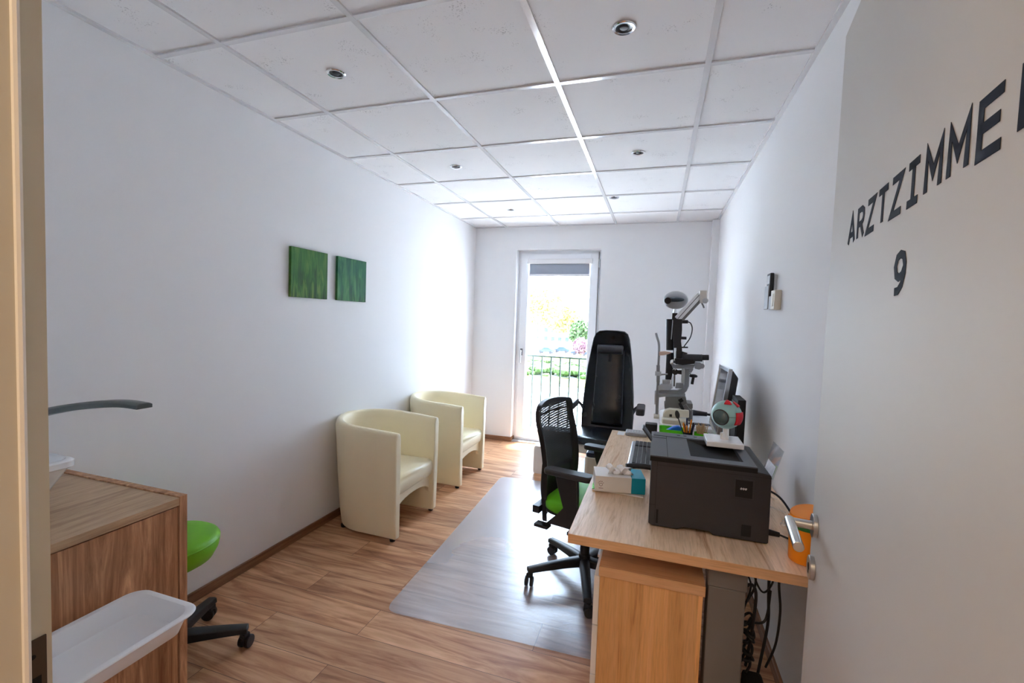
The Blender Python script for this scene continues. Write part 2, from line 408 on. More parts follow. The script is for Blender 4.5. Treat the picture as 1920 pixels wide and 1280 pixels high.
# corridor shell behind the camera
w = MB()
w.box((-1.75, -2.1, 0), (-1.6, .18, 2.5135)); w.box((1.4, -2.1, 0), (1.55, .18, 2.5135)); w.box((-1.6, -2.1, 0), (1.4, -1.95, 2.5135))
w.box((XR+.2, .18, 0), (1.4, .33, 2.5135))
struct(w.build('wall_corridor', MT['wall'], flat=True))
# corner duct
struct(MB().box((.474, 4.93, 0), (.540, YB, H-.002)).build('trim_1', MT['wall'], bevel=.003))
# baseboards
SK = .052
def skirt(name, a, b, m):
    struct(MB().box(a, b).build(name, m, bevel=.003))
skirt('baseboard_left', (XL, YF, 0), (XL+.014, YB, SK), MT['skirt_y'])
skirt('baseboard_right', (XR-.014, YF, 0), (XR, 4.93, SK), MT['skirt_y'])
skirt('baseboard_back', (XL+.014, YB-.014, 0), (WX0+.006, YB, SK), MT['skirt_x'])
skirt('baseboard_niche', (WX0, YB, 0), (WX0+.012, 5.12, SK), MT['skirt_y'])
skirt('baseboard_window', (WX1, YB-.014, 0), (.474, YB, SK), MT['skirt_x'])
struct(MB().box((WX0+.012, YB, -.01), (WX1, 5.22, .012)).build('trim_2', MT['lightgrey']))

# ------------------------------------------------------------------ window (french door)
win = MB()
fy0, fy1 = 5.12, 5.19
fx0, fx1, fz0, fz1 = WX0, WX1, .012, WZ
def ring(m, x0, x1, z0, z1, w_, y0, y1, wb=None):
    wb = w_ if wb is None else wb
    m.box((x0, y0, z0), (x0+w_, y1, z1)); m.box((x1-w_, y0, z0), (x1, y1, z1))
    m.box((x0+w_, y0, z1-w_), (x1-w_, y1, z1)); m.box((x0+w_, y0, z0), (x1-w_, y1, z0+wb))
ring(win, fx0, fx1, fz0, fz1, .045, fy0, fy1)
wf = struct(win.build('window_1', MT['upvc'], bevel=.004))
sash = MB(); ring(sash, fx0+.035, fx1-.035, fz0+.03, fz1-.035, .085, 5.095, 5.175, .11)
so = sash.build('sash', MT['upvc'], wf, bevel=.005)
bead = MB(); ring(bead, fx0+.112, fx1-.112, fz0+.13, fz1-.112, .014, 5.105, 5.165)
bead.build('glazing_bead', MT['upvc'], so, bevel=.002)
MB().box((fx0+.12, 5.130, fz0+.135), (fx1-.12, 5.142, fz1-.12)).build('pane', MT['glass'], so)
h = MB()
hx = -1.515
h.box((hx-.014, 5.082, 1.02), (hx+.014, 5.096, 1.10)); h.cyl((hx, 5.084, 1.072), (hx, 5.052, 1.072), .009)
h.build('handle_plate', MT['midgrey'], so, bevel=.003)
h = MB(); h.box((hx-.010, 5.040, .935), (hx+.010, 5.056, 1.085)); h.build('window_handle', MT['alu'], so, bevel=.005)
MB().box((fx1-.036, 5.088, .03), (fx1-.030, 5.118, fz1-.02)).build('gasket', MT['midgrey'], wf)
h = MB(); [h.cyl((fx1-.025, 5.09, z), (fx1-.025, 5.09, z+.09), .009) for z in (.12, 2.05)]
h.build('hinge', MT['lightgrey'], wf)
bl = thing('roller_blind', 'grey roller blind with white cassette, rolled almost fully up on the glass door', 'blind', (-1.1, 5.08, 2.1))
b = MB(); b.box((-1.475, 5.055, 2.088), (-.722, 5.094, 2.145)); b.build('cassette', MT['whitegloss'], bl, bevel=.008)
b = MB(); b.box((-1.448, 5.080, 1.972), (-.752, 5.083, 2.09)); b.build('fabric', MT['blindfab'], bl)
b = MB(); b.box((-1.452, 5.072, 1.948), (-.750, 5.090, 1.973)); b.ell((-1.1, 5.068, 1.958), (.02, .008, .008)); b.build('bottom_bar', MT['whitegloss'], bl, bevel=.003)
b = MB(); b.box((-.735, 5.052, 2.086), (-.722, 5.0938, 2.150)); b.cyl((-.742, 5.052, 2.11), (-.742, 5.045, 2.11), .006); b.build('end_cap', MT['white'], bl)

# railing outside
rl = thing('balcony_railing', 'slim dark green metal railing with vertical bars outside the glass door', 'railing', (-1.1, 5.45, .05))
RG = mat('railing_paint', (.02, .04, .028), .5, var=.1)
r = MB(); r.box((-1.72, 5.435, .985), (-.50, 5.465, 1.002)); r.build('top_rail', RG, rl)
r = MB(); r.box((-1.72, 5.44, .06), (-.50, 5.46, .075)); r.build('bottom_rail', RG, rl)
for i in range(11):
    x = -1.6975 + i*.1165
    r = MB(); r.box((x-.008, 5.442, .075), (x+.008, 5.458, .985)); r.build('bar', RG, rl, flat=True)
r = MB()
for x in (-1.715, -.505):
    r = MB()
    for z in (.2, .9): r.box((x-.012, 5.22, z), (x+.012, 5.46, z+.02))
    r.box((x-.012, 5.437, .05), (x+.012, 5.463, 1.0))
    r.build('wall_bracket', RG, rl)

# ------------------------------------------------------------------ doorway + open door
jf = MB()
# left jamb: rebate face, stop face, and head; right jamb
jf.box((DX0, .300, 0), (DX0+.0005, YF, DZ))
jf.box((DX0-.0001, .17, 0), (-.657, .300, DZ)); jf.box((DX1-.027, .17, 0), (DX1, .285, DZ)); jf.box((-.657, .17, DZ-.027), (DX1-.027, .285, DZ))
jf.box((DX0-.055, YF, 0), (DX0, YF+.006, DZ+.055)); jf.box((DX1, YF, 0), (DX1+.055, YF+.006, DZ+.055)); jf.box((DX0, YF, DZ), (DX1, YF+.006, DZ+.055))
jf.box((DX0-.06, .165, 0), (-.657, .18, DZ+.06)); jf.box((DX1-.027, .165, 0), (DX1+.06, .18, DZ+.06)); jf.box((-.657, .165, DZ-.027), (DX1-.027, .18, DZ+.06))
fr = struct(jf.build('trim_3', MT['frame'], flat=True))
MB().tube([(-.6575, .3015, .01), (-.6575, .3015, DZ-.03)], .0042, n=8).build('door_seal', MT['gasket'], fr)
sp_ = MB(); sp_.box((DX0+.0006, .305, .86), (DX0+.0026, .3298, 1.046)); sp_ = sp_.build('strike_plate', MT['brownmetal'], fr, flat=True)
s2 = MB(); s2.box((DX0+.0027, .310, .915), (DX0+.003, .3245, 1.0)); s2.cyl((DX0+.0026, .317, 1.026), (DX0+.0032, .317, 1.026), .0028, n=10)
s2.build('latch_hole', MT['blackmatte'], sp_, flat=True)

dang = math.atan2(.9917, .1289)
door = bpy.data.objects.new('door_1', None); COL.objects.link(door); door.location = (.2615, .362, 0); door.rotation_euler = (0, 0, dang); struct(door)
DL = .875
lf = MB(); lf.box((0, -.040, .008), (DL, 0, 2.110)).build('door_leaf', MT['doorpaint'], door, local=True, bevel=.002)
hp = MB(); hx_ = DL-.052; hz = .995
hp.cyl((hx_, 0, hz), (hx_, .009, hz), .0265, n=32)
hp.build('rosette', MT['steel'], door, local=True, bevel=.001)
hp = MB(); hp.cyl((hx_, .009, hz), (hx_, .052, hz), .010, n=24)
hp.cyl((hx_+.010, .052, hz), (hx_-.138, .052, hz), .0105, n=24)
hp.build('door_handle', MT['steel'], door, local=True, bevel=.001)
hp = MB(); hp.cyl((hx_, 0, hz-.098), (hx_, .010, hz-.098), .0265, n=32); esc = hp.build('key_escutcheon', MT['steel'], door, local=True, bevel=.001)
hp = MB(); hp.cyl((hx_, .0101, hz-.096), (hx_, .0106, hz-.096), .0085, n=20); hp.box((hx_-.004, .0101, hz-.112), (hx_+.004, .0106, hz-.098)); hp.build('keyhole', MT['blackmatte'], esc, local=True, flat=True)

# lettering as cut vinyl on the leaf
GL = {
 'A': [[(0, 0), (.5, 1), (1, 0)], [(.18, .30), (.82, .30)]],
 'R': [[(.08, 0), (.08, 1), (.62, 1), (.86, .9), (.92, .74), (.84, .57), (.62, .48), (.08, .48)], [(.55, .48), (.98, 0)]],
 'Z': [[(.04, 1), (.94, 1), (.04, 0), (.98, 0)]],
 'T': [[(0, 1), (1, 1)], [(.5, 1), (.5, 0)]],
 'I': [[(.08, 1), (.92, 1)], [(.5, 1), (.5, 0)], [(.08, 0), (.92, 0)]],
 'M': [[(.04, 0), (.04, 1), (.5, .38), (.96, 1), (.96, 0)]],
 'E': [[(.96, 1), (.08, 1), (.08, 0), (.98, 0)], [(.08, .52), (.88, .52)]],
 '9': [[(.12, .02), (.45, .03), (.75, .18), (.93, .48), (.94, .72), (.8, .94), (.5, 1.0), (.2, .93), (.06, .70), (.18, .46), (.46, .38), (.74, .44), (.92, .62)]],
}
def stroke(m, pts, w_, y):
    P = [V((p[0], 0, p[1])) for p in pts]
    L_, R_ = [], []
    for i, p in enumerate(P):
        d0 = (P[i]-P[i-1]).normalized() if i else (P[1]-P[0]).normalized()
        d1 = (P[i+1]-P[i]).normalized() if i < len(P)-1 else d0
        n0, n1 = V((-d0.z, 0, d0.x)), V((-d1.z, 0, d1.x))
        n_ = (n0+n1).normalized(); k = min(1/max(n_.dot(n1), .3), 2.2)
        e = V((0, 0, 0))
        L_.append(p+n_*w_/2*k); R_.append(p-n_*w_/2*k)
    for i in range(len(P)-1):
        q = [L_[i], L_[i+1], R_[i+1], R_[i]]
        m.prism([(a.x, y, a.z) for a in q], (0, .0005, 0))
def letters(m, text, x_start, z0, w_, h_, pitch, sw, y):
    for k, ch in enumerate(text):
        for st in GL[ch]:
            xa = x_start - k*pitch - (.007 if k == 9 else 0)
            pts = [(xa - u*w_, z0 + sw/2 + v*(h_-sw)) for u, v in st]
            stroke(m, pts, sw, y)
tx = MB()
x_of = lambda Y: (Y-.362)/.9917
letters(tx, 'ARZTZIMMER', x_of(1.064), 1.6085, .044, .061, .0632, .0108, .0003)
tx.build('lettering', MT['letter'], door, local=True, flat=True)
tx = MB(); letters(tx, '9', x_of(.775), 1.493, .041, .063, .06, .0112, .0003)
tx.build('door_number', MT['letter'], door, local=True, flat=True)

# ------------------------------------------------------------------ ceiling spots
def spot(loc, label):
    t = thing('ceiling_spotlight', label, 'ceiling light', loc, 0, 'recessed ceiling spotlights')
    a = MB(); a.lathe([(.042, 0), (.042, -.003), (.038, -.0065), (.031, -.0055), (.029, -.0008), (.029, 0)], n=36); a.build('ring', MT['chrome'], t, local=True)
    a = MB(); a.lathe([(.0289, -.002), (.024, -.0012), (.020, -.0008), (.0001, -.0008)], n=28); ln = a.build('reflector', MT['blackgloss'], t, local=True)
    a = MB(); a.ell((0, 0, -.0015), (.016, .016, .004), 16); a.build('lens', MT['darkgrey'], ln, local=True)
    return t
s0 = spot((-1.423, 1.719, 2.5131), 'recessed ceiling spotlight nearest the camera on the left, above the left wall pictures')
dup(s0, (-.168, 1.721, 2.5131), 0, 'recessed ceiling spotlight nearest the camera on the right, with bright white ring')
dup(s0, (-1.421, 2.976, 2.5131), 0, 'recessed ceiling spotlight in the left row, second from the camera')
dup(s0, (-.167, 2.976, 2.5131), 0, 'recessed ceiling spotlight in the right row, second from the camera')
dup(s0, (-1.421, 4.241, 2.5131), 0, 'recessed ceiling spotlight in the left row, closest to the window wall')
dup(s0, (-.408, 3.985, 2.5131), 0, 'recessed ceiling spotlight in the right row, closest to the window wall')

# ------------------------------------------------------------------ pictures
PA = grass_pic('meadow_print', (.006, .02, .003), (.035, .11, .012), (.15, .25, .045), (.05, .19, .05), 3)
PB = grass_pic('meadow_print_teal', (.008, .045, .012), (.03, .15, .035), (.11, .28, .08), (.006, .12, .07), 8)
for y0, y1, m, lab in ((2.16, 2.472, PA, 'square canvas of mid green meadow grass, left one on the white wall'),
                       (2.571, 2.886, PB, 'square canvas of grass with blue-green haze, right one on the white wall')):
    cv = thing('canvas_picture', lab, 'picture', (XL, (y0+y1)/2, 1.53), 0, 'grass canvases on the left wall')
    MB().box((0.002, -(y1-y0)/2, 0), (.020, (y1-y0)/2, .300)).build('print', m, cv, local=True, bevel=.0015)
    MB().box((0.0, -(y1-y0)/2+.02, .02), (.0018, (y1-y0)/2-.02, .28)).build('stretcher_frame', MT['white'], cv, local=True)

# ------------------------------------------------------------------ tub armchairs (front towards +x)
def tub(loc, label):
    t = thing('tub_armchair', label, 'armchair', loc, 0, 'cream leather tub armchairs by the left wall')
    hw, xf, xs, th = .286, .295, -.0, .062
    # plan path of the shell's centre line
    path = []
    rc = hw-th/2
    for k in range(8): path.append((xf - (xf-xs)*k/8, -rc, 0, -1))
    for k in range(25):
        a = PI*k/24
        nx, ny = -math.sin(a), -math.cos(a)
        path.append((xs + nx*rc*1.0, ny*rc, nx, ny))
    for k in range(1, 9): path.append((xs + (xf-xs)*k/8, rc, 0, 1))
    sh = MB(); rings = []
    NP = len(path)
    for i, (x, y, nx, ny) in enumerate(path):
        u = abs(i/(NP-1)-.5)*2          # 0 back .. 1 front
        top = .735 - .035*u**1.5
        fl = .050*(1-u)**.6             # backwards flare of the top
        ring_ = []
        prof = [(-th/2, .016), (-th/2, .35), (-th/2+.002, top-.05), (-th/2+.012, top-.018), (-th*.2, top-.003), (th*.2, top), (th/2-.004, top-.012), (th/2+.003, top-.045), (th/2+.001, top-.12), (th/2-.004, .35), (th/2-.006, .12), (th/2-.012, .016)]
        for d, z in prof:
            k = (z/.73)**1.0*fl - .022*(1-u)**.6 + .006*math.sin(z/.73*PI)
            ring_.append(sh.bm.verts.new((x+nx*(d+k), y+ny*(d+k*.7), z)))
        rings.append(ring_)
    sh.bridge(rings); sh.bm.faces.new(rings[0]); sh.bm.faces.new(rings[-1][::-1])
    shell = sh.build('shell', MT['cream'], t, local=True, bevel=.016, segs=4, ang=50)
    # seat cushion
    q = MB(); ri = rc-th/2+.004
    def plan(inset, xfr):
        pts = [(xfr, -(ri-inset))]
        for k in range(17):
            a = PI*k/16; pts.append((xs-.0-math.sin(a)*(ri-inset), -math.cos(a)*(ri-inset)))
        pts.append((xfr, ri-inset)); return pts
    lay = [(.004, .262, .275), (.0, .276, .290), (.0, .283, .33), (.0, .283, .36), (.004, .274, .385), (.02, .255, .402), (.07, .19, .412), (.15, .09, .416)]
    rg = [[q.bm.verts.new((x, y, z)) for x, y in plan(i_, xf_)] for i_, xf_, z in lay]
    q.bridge(rg); q.bm.faces.new(rg[0][::-1]); q.bm.faces.new(rg[-1])
    q.build('seat_cushion', MT['cream'], t, local=True, ang=60)
    # front apron with arch
    ap = MB(); pts = [(.258, -ri, .278)]
    pts.append((.258, ri, .278))
    for k in range(15):
        a = PI*k/14; pts.append((.258, ri*math.cos(a)*.999, .125 + .105*math.sin(a)**.6))
    ap.prism(pts, (-.03, 0, 0)); ap.build('front_apron', MT['cream'], t, local=True, bevel=.004)
    for x, y in ((.262, -rc), (.262, rc), (-.15, -.205), (-.15, .205)):
        f = MB(); f.cyl((x, y, 0), (x, y, .018), .017, .02, n=14); f.build('foot', MT['black'], t, local=True)
    return t
tub0 = tub((-1.808, 2.715, 0), 'cream leather tub armchair nearer the camera, against the left wall')
dup(tub0, (-1.812, 3.70, 0), 0, 'cream leather tub armchair nearer the window, half hidden behind its twin')

# ------------------------------------------------------------------ floor mat
fm = MB()
A_, B_, C_, D_ = V((-1.20, 1.852, 0)), V((-.03, 1.893, 0)), V((-.10, 3.93, 0)), V((-1.292, 3.845, 0))
def corner_round(P, r, n=6):
    out = []
    for i, p in enumerate(P):
        a = (P[i-1]-p).normalized(); b_ = (P[(i+1) % len(P)]-p).normalized()
        p0, p1 = p+a*r, p+b_*r
        for k in range(n+1):
            t = k/n; out.append((1-t)**2*p0 + 2*t*(1-t)*p + t*t*p1)
    return out
fm.prism([(p.x, p.y, .0005) for p in corner_round([A_, B_, C_, D_], .07)], (0, 0, .0035))
tag(fm.build('floor_mat', MT['matclear'], bevel=.001), 'clear frosted plastic chair mat lying on the wooden floor', 'mat')

# ------------------------------------------------------------------ swivel base shared shape
def caster(m, x, y, a, r=.026):
    d = V((math.cos(a), math.sin(a), 0)); s_ = V((-d.y, d.x, 0)); c = V((x, y, r))
    for k in (-1, 1): m.cyl(c+s_*(.006*k), c+s_*(.022*k), r, n=20)
def star_base(t, R, a0, top, hubr=.032, spokeh=.045, mtl='black'):
    for k in range(5):
        a = a0 + k*2*PI/5; d = V((math.cos(a), math.sin(a), 0)); s_ = V((-d.y, d.x, 0))
        m = MB(); rings = []
        for u in [0, .25, .5, .75, .93, 1]:
            w_ = .030 - .008*u; zt = top - .002 - (top-.098)*u**1.4; th_ = spokeh*(1-.45*u)
            p = d*(.02+(R-.02)*u)
            rings.append([m.bm.verts.new(p+s_*w_*a1+V((0, 0, zt-th_*b1))) for a1, b1 in ((-1, 1), (-.9, .15), (-.5, 0), (.5, 0), (.9, .15), (1, 1))])
        m.bridge(rings); m.bm.faces.new(rings[0][::-1]); m.bm.faces.new(rings[-1])
        sp1 = m.build('base_arm', MT[mtl], t, local=True, bevel=.003)
        c = MB(); p = d*(R-.012); b_ = a+1.1+.6*k
        c.cyl((p.x, p.y, .055), (p.x, p.y, .085), .009, n=12)
        off = V((math.cos(b_), math.sin(b_), 0))*.008
        caster(c, p.x+off.x, p.y+off.y, b_)
        # hood over the wheels
        c.box((p.x-.014, p.y-.014, .045), (p.x+.014, p.y+.014, .066))
        c.build('caster', MT[mtl], sp1, local=True, bevel=.002)
    m = MB(); m.cyl((0, 0, top-.065), (0, 0, top+.015), hubr, n=24); m.build('hub', MT[mtl], t, local=True, bevel=.004)

# ------------------------------------------------------------------ office chair, facing local +x
oc = thing('office_chair', 'black office swivel chair with mesh back and green seat, by the desk', 'chair', (-.325, 2.47, .004), math.radians(-13))
star_base(oc, .325, math.radians(-137), .135)
m = MB(); m.cyl((0, 0, .14), (0, 0, .36), .026, n=20); m.cyl((0, 0, .30), (0, 0, .40), .017, n=20); m.build('gas_lift', MT['black'], oc, local=True)
m = MB(); m.box((-.16, -.075, .385), (.13, .075, .43)); m.box((-.24, -.05, .375), (-.10, .05, .405)); m.build('tilt_mechanism', MT['black'], oc, local=True, bevel=.01)
m = MB(); m.tube([(.02, -.07, .40), (.03, -.17, .385), (.03, -.22, .375)], .007); m.box((.0, -.27, .362), (.07, -.19, .378)); m.build('height_lever', MT['black'], oc, local=True, bevel=.004)
m = MB(); m.tube([(-.1, -.07, .40), (-.14, -.17, .36), (-.15, -.2, .35)], .007); m.box((-.21, -.225, .335), (-.13, -.175, .352)); m.build('tilt_lever', MT['black'], oc, local=True, bevel=.004)
m = MB(); lay = [(.235, .215, .43), (.250, .23, .445), (.252, .233, .47), (.24, .222, .49), (.18, .17, .502)]
rg = []
for a_, b_, z in lay:
    rg.append([m.bm.verts.new((.055+x, y, z+ (.012*(abs(y)/.24)**2 if z > .45 else 0) - (.02*max(0, x/.27)**3))) for x, y in rrect(-a_+.02, -b_, a_, b_, .09, 6)])
m.bridge(rg); m.bm.faces.new(rg[0][::-1]); m.bm.faces.new(rg[-1]); m.build('seat_cushion', MT['green'], oc, local=True, ang=60)
m = MB(); m.prism([(x, y, .418) for x, y in rrect(-.175, -.215, .29, .215, .08)], (0, 0, .016)); m.build('seat_shell', MT['black'], oc, local=True, bevel=.006)
# backrest: curved frame + mesh
def bk(u, v):
    """u -1..1 sideways, v 0..1 height"""
    hw_ = .222*(1-.05*(1-v)) if v > .32 else .222*(.95) - .075*((.32-v)/.32)**1.5
    z = .335 + .64*v
    x = -.205 - .055*math.sin(min(1, v*1.15)*PI*.85) *(-1) - .055*v - .05*(1-abs(u)**2)*(1-.3*v) + .02
    if v > .93: hw_ *= 1-.10*((v-.93)/.07)**2
    return V((x, u*hw_, z + .018*(1-u*u)*(v**3)))
outline = []
us = 13
for k in range(us): outline.append((-1+2*k/(us-1), 1.0))
right = [(1, 1-.05*k) for k in range(1, 21)]
fr_pts = [(-1+.0, 0)] 
loop = [(-1, v/20) for v in range(0, 21)] + [(-1+2*k/10, 1.0) for k in range(1, 10)] + [(1, 1-v/20) for v in range(0, 21)] + [(1-2*k/10, 0) for k in range(1, 10)]
m = MB(); rings = []
n = len(loop)
for i, (u, v) in enumerate(loop):
    p = bk(u, v); cc = bk(u*.78, .5+(v-.5)*.93)
    inw = (cc-p).normalized(); wd = .040 if abs(u) > .98 else .045
    if v < .4: wd += .04*(.4-v)/.4
    nrm = V((1, 0, 0))
    rings.append([m.bm.verts.new(q_) for q_ in (p+nrm*.010, p-nrm*.016, p+inw*wd*.7-nrm*.014, p+inw*wd-nrm*.0, p+inw*wd*.8+nrm*.010)])
m.bridge(rings+[rings[0]]); back = m.build('back_frame', MT['black'], oc, local=True, ang=50)
m = MB(); m.sheet([[bk(u/12*.93, .34+.63*j/30)+V((-.004, 0, 0)) for u in range(-12, 13)] for j in range(31)])
m.build('mesh_fabric', MT['knit'], back, local=True, ang=60)
m = MB(); g_ = [[bk(u/6*.9, v/10*.42+.01)+V((-.006, 0, 0)) for u in range(-6, 7)] for v in range(11)]; m.sheet(g_); m.build('lumbar_panel', MT['black'], back, local=True, solid=.012)
m = MB(); m.tube([(-.15, 0, .40), (-.24, 0, .38), (-.265, 0, .45), (-.262, 0, .60)], .022, sub=6); m.box((-.275, -.12, .36), (-.235, .12, .40)); m.build('back_bracket', MT['black'], oc, local=True, bevel=.008)
for s_ in (-1, 1):
    m = MB()
    y = .27*s_
    m.prism([(a_, y-.014, z) for a_, z in ((-.10, .40), (.07, .40), (.06, .45), (.055, .60), (.05, .66), (-.07, .66), (-.055, .60), (-.02, .5))], (0, .028, 0))
    m.box((-.06, min(y, y-s_*.13), .405), (.05, max(y, y-s_*.13), .425))
    arm_ = m.build('armrest', MT['black'], oc, local=True, bevel=.006)
    m = MB(); m.prism([(x, y_, .66) for x, y_ in rrect(-.13, y-.04, .13, y+.04, .03)], (0, 0, .028)); m.build('arm_pad', MT['darkgrey'], arm_, local=True, bevel=.008)

# ------------------------------------------------------------------ green stool
st = thing('rolling_stool', 'low rolling stool with round lime green seat behind the sink cabinet', 'stool', (-1.825, 1.27, 0), 0)
star_base(st, .28, math.radians(38), .125, hubr=.03)
m = MB(); m.cyl((0, 0, .12), (0, 0, .41), .022, n=20); m.build('gas_lift', MT['black'], st, local=True)
m = MB(); m.lathe([(.001, .405), (.12, .406), (.150, .425), (.168, .46), (.173, .488), (.169, .508), (.152, .519), (.10, .524), (.001, .525)], n=48); m.build('seat', MT['lime'], st, local=True, ang=60)
m = MB(); m.lathe([(.1705, .5025), (.1735, .4995), (.1715, .4960)], n=48); m.build('piping', MT['lime'], st, local=True)

# ------------------------------------------------------------------ wash cabinet with basin
vc = thing('washbasin_cabinet', 'brown oak washbasin cabinet in the left foreground, against the left wall', 'cabinet', (-1.75, .7, .16))
CX0, CX1, CY0, CY1, CZ0, CZ1 = XL+.004, -1.414, YF+.012, 1.041, .16, .84
T = .024
m = MB(); m.box((CX0, CY0, CZ1-T), (CX1-.001, CY1-T, CZ1)); m.build('cabinet_top', MT['oak_y'], vc, bevel=.001)
m = MB(); m.box((CX0, CY1-T+.0005, CZ0), (CX1, CY1, CZ1+.004)); m.build('end_panel', MT['oak_z'], vc, bevel=.001)
m = MB(); m.box((CX0, CY0, CZ0), (CX1-.022, CY1-T, CZ1-T)); m.build('carcass', MT['oak_z'], vc)
for y0, y1 in ((CY0+.002, .58), (.583, CY1-T-.003)):
    m = MB(); m.box((CX1-.0215, y0, CZ0+.003), (CX1-.004, y1, CZ1-T-.004)); m.build('door', MT['oak_z'], vc, bevel=.001)
bs = thing('washbasin', 'white ceramic countertop washbasin on the oak cabinet, edge cut by the door frame', 'washbasin', (-1.9, .7, .84))
m = MB(); bx0, bx1, by0, by1 = -2.09, -1.685, .42, .905
def brr(i_, z, r=.035): return [(x, y, z) for x, y in rrect(bx0+i_*.3, by0+i_, bx1-i_, by1-i_*.55, r)]
lay = [(.075, .8445), (.068, .85), (.015, .935), (.0, .945), (.0, .962), (.006, .966), (.02, .966), (.026, .958), (.05, .90), (.12, .872)]
rg = [[m.bm.verts.new(p) for p in brr(i_, z)] for i_, z in lay]
m.bridge(rg); m.bm.faces.new(rg[0][::-1]); m.bm.faces.new(rg[-1]); m.build('bowl', MT['whitegloss'], bs, ang=40)
m = MB(); m.cyl((-1.9, .66, .872), (-1.9, .66, .876), .025); m.build('drain', MT['chrome'], bs)
fc = thing('faucet', 'grey lever tap with a long flat curved elbow lever above the basin', 'tap', (-2.0, .91, .966))
TAPG = mat('tap_grey', (.10, .12, .125), .35, metal=.3, var=.05)
m = MB(); m.cyl((-2.03, .865, .966), (-2.03, .865, 1.035), .022); m.tube([(-2.03, .865, 1.02), (-1.98, .83, 1.05), (-1.9, .78, 1.045), (-1.86, .75, 1.02)], .012, sub=6); m.build('body', MT['chrome'], fc)
m = MB(); pts = [(-2.03, 1.038), (-1.95, 1.063), (-1.82, 1.098), (-1.68, 1.128), (-1.55, 1.148), (-1.47, 1.155), (-1.405, 1.153)]
cur = catmull([V((x, 0, z)) for x, z in pts], 5)
rg = []
for i, p in enumerate(cur):
    u = i/(len(cur)-1); w_ = .018 + .004*u; th_ = .026 - .012*u; y = .88+.03*u
    rg.append([m.bm.verts.new((p.x, y+a1*w_, p.z+b1*th_)) for a1, b1 in ((-1, -.5), (-1, .3), (-.6, .6), (.6, .6), (1, .3), (1, -.5))])
m.bridge(rg); m.bm.faces.new(rg[0][::-1]); m.bm.faces.new(rg[-1]); m.build('lever', TAPG, fc, bevel=.002, ang=30)

# ------------------------------------------------------------------ white tray on a stand
ty = thing('instrument_tray', 'shallow white plastic tray with rounded rim, in front of the oak washbasin cabinet', 'tray', (-1.25, .62, 0))
m = MB(); tz = .64; tx0, tx1, ty0, ty1 = -1.373, -1.128, .38, .876
def trr(i_, z, r=.045): return [(x, y, z) for x, y in rrect(tx0+i_, ty0+i_, tx1-i_, ty1-i_, max(.01, r-i_*.3), 8)]
lay = [(.032, tz-.055), (.028, tz-.052), (.016, tz-.014), (.0155, tz-.007), (.002, tz-.006), (.0, tz-.003), (.002, tz), (.006, tz+.0008), (.017, tz), (.020, tz-.004), (.034, tz-.046), (.042, tz-.049)]
rg = [[m.bm.verts.new(p) for p in trr(i_, z)] for i_, z in lay]
m.bridge(rg); m.bm.faces.new(rg[0][::-1]); m.bm.faces.new(rg[-1]); m.build('tray', MT['white'], ty, ang=45)
m = MB(); m.cyl((-1.25, .55, .03), (-1.25, .55, tz-.055), .014); m.build('pole', MT['chrome'], ty)
m = MB(); m.prism([(x, y, 0.0) for x, y in rrect(-1.36, .42, -1.14, .68, .05)], (0, 0, .03)); m.build('base', MT['white'], ty, bevel=.008)

# ------------------------------------------------------------------ desk
dk = thing('desk', 'light ash desk with grey steel column legs along the right wall', 'desk', (.14, 2.28, 0))
DX, DXR, DY0, DY1, DZT = -.256, .532, 1.496, 3.082, .72
m = MB(); m.box((DX+.002, DY0+.002, DZT-.032), (DXR, DY1-.002, DZT)); m.build('desktop', MT['desktop_y'], dk)
m = MB(); m.box((DX, DY0, DZT-.032), (DX+.0022, DY1, DZT-.0004)); m.box((DX, DY0-.0004, DZT-.032), (DXR, DY0+.0021, DZT-.0004)); m.box((DX, DY1-.0021, DZT-.032), (DXR, DY1, DZT-.0004)); m.build('edge_band', MT['beechedge'], dk)
for y0 in (1.56, 2.94):
    m = MB(); m.box((.196, y0, .60), (.312, y0+.085, DZT-.033)); m.box((.199, y0+.003, .03), (.309, y0+.082, .60)); 
    lg = m.build('leg', MT['midgrey'], dk, bevel=.004)
    m = MB(); m.box((-.10, y0+.01, 0.004), (.50, y0+.075, .03)); m.build('foot', MT['midgrey'], lg, bevel=.004)
m = MB(); m.box((.22, 1.65, .64), (.29, 2.94, .686)); m.build('cross_beam', MT['midgrey'], dk)
# drawer pedestal
pd = thing('drawer_pedestal', 'ash drawer pedestal standing under the near end of the desk', 'drawer unit', (.0, 1.8, 0))
m = MB(); m.box((-.148, 1.553, .03), (.183, 2.12, .568)); m.build('carcass', MT['pedwood'], pd)
m = MB(); m.box((-.152, 1.545, .568), (.189, 2.13, .602)); m.build('top_board', MT['beechedge'], pd, bevel=.001)
for z0, z1 in ((.04, .20), (.205, .38), (.385, .56)):
    m = MB(); m.box((-.168, 1.556, z0), (-.149, 2.117, z1)); dr = m.build('drawer', MT['white'], pd, bevel=.001)
    m = MB(); m.box((-.180, 1.76, z1-.04), (-.168, 1.90, z1-.03)); m.build('handle', MT['alu'], dr)
for x, y in ((-.12, 1.6), (.15, 1.6), (-.12, 2.08), (.15, 2.08)): MB().cyl((x, y, 0), (x, y, .03), .022, n=16).build('castor', MT['black'], pd)

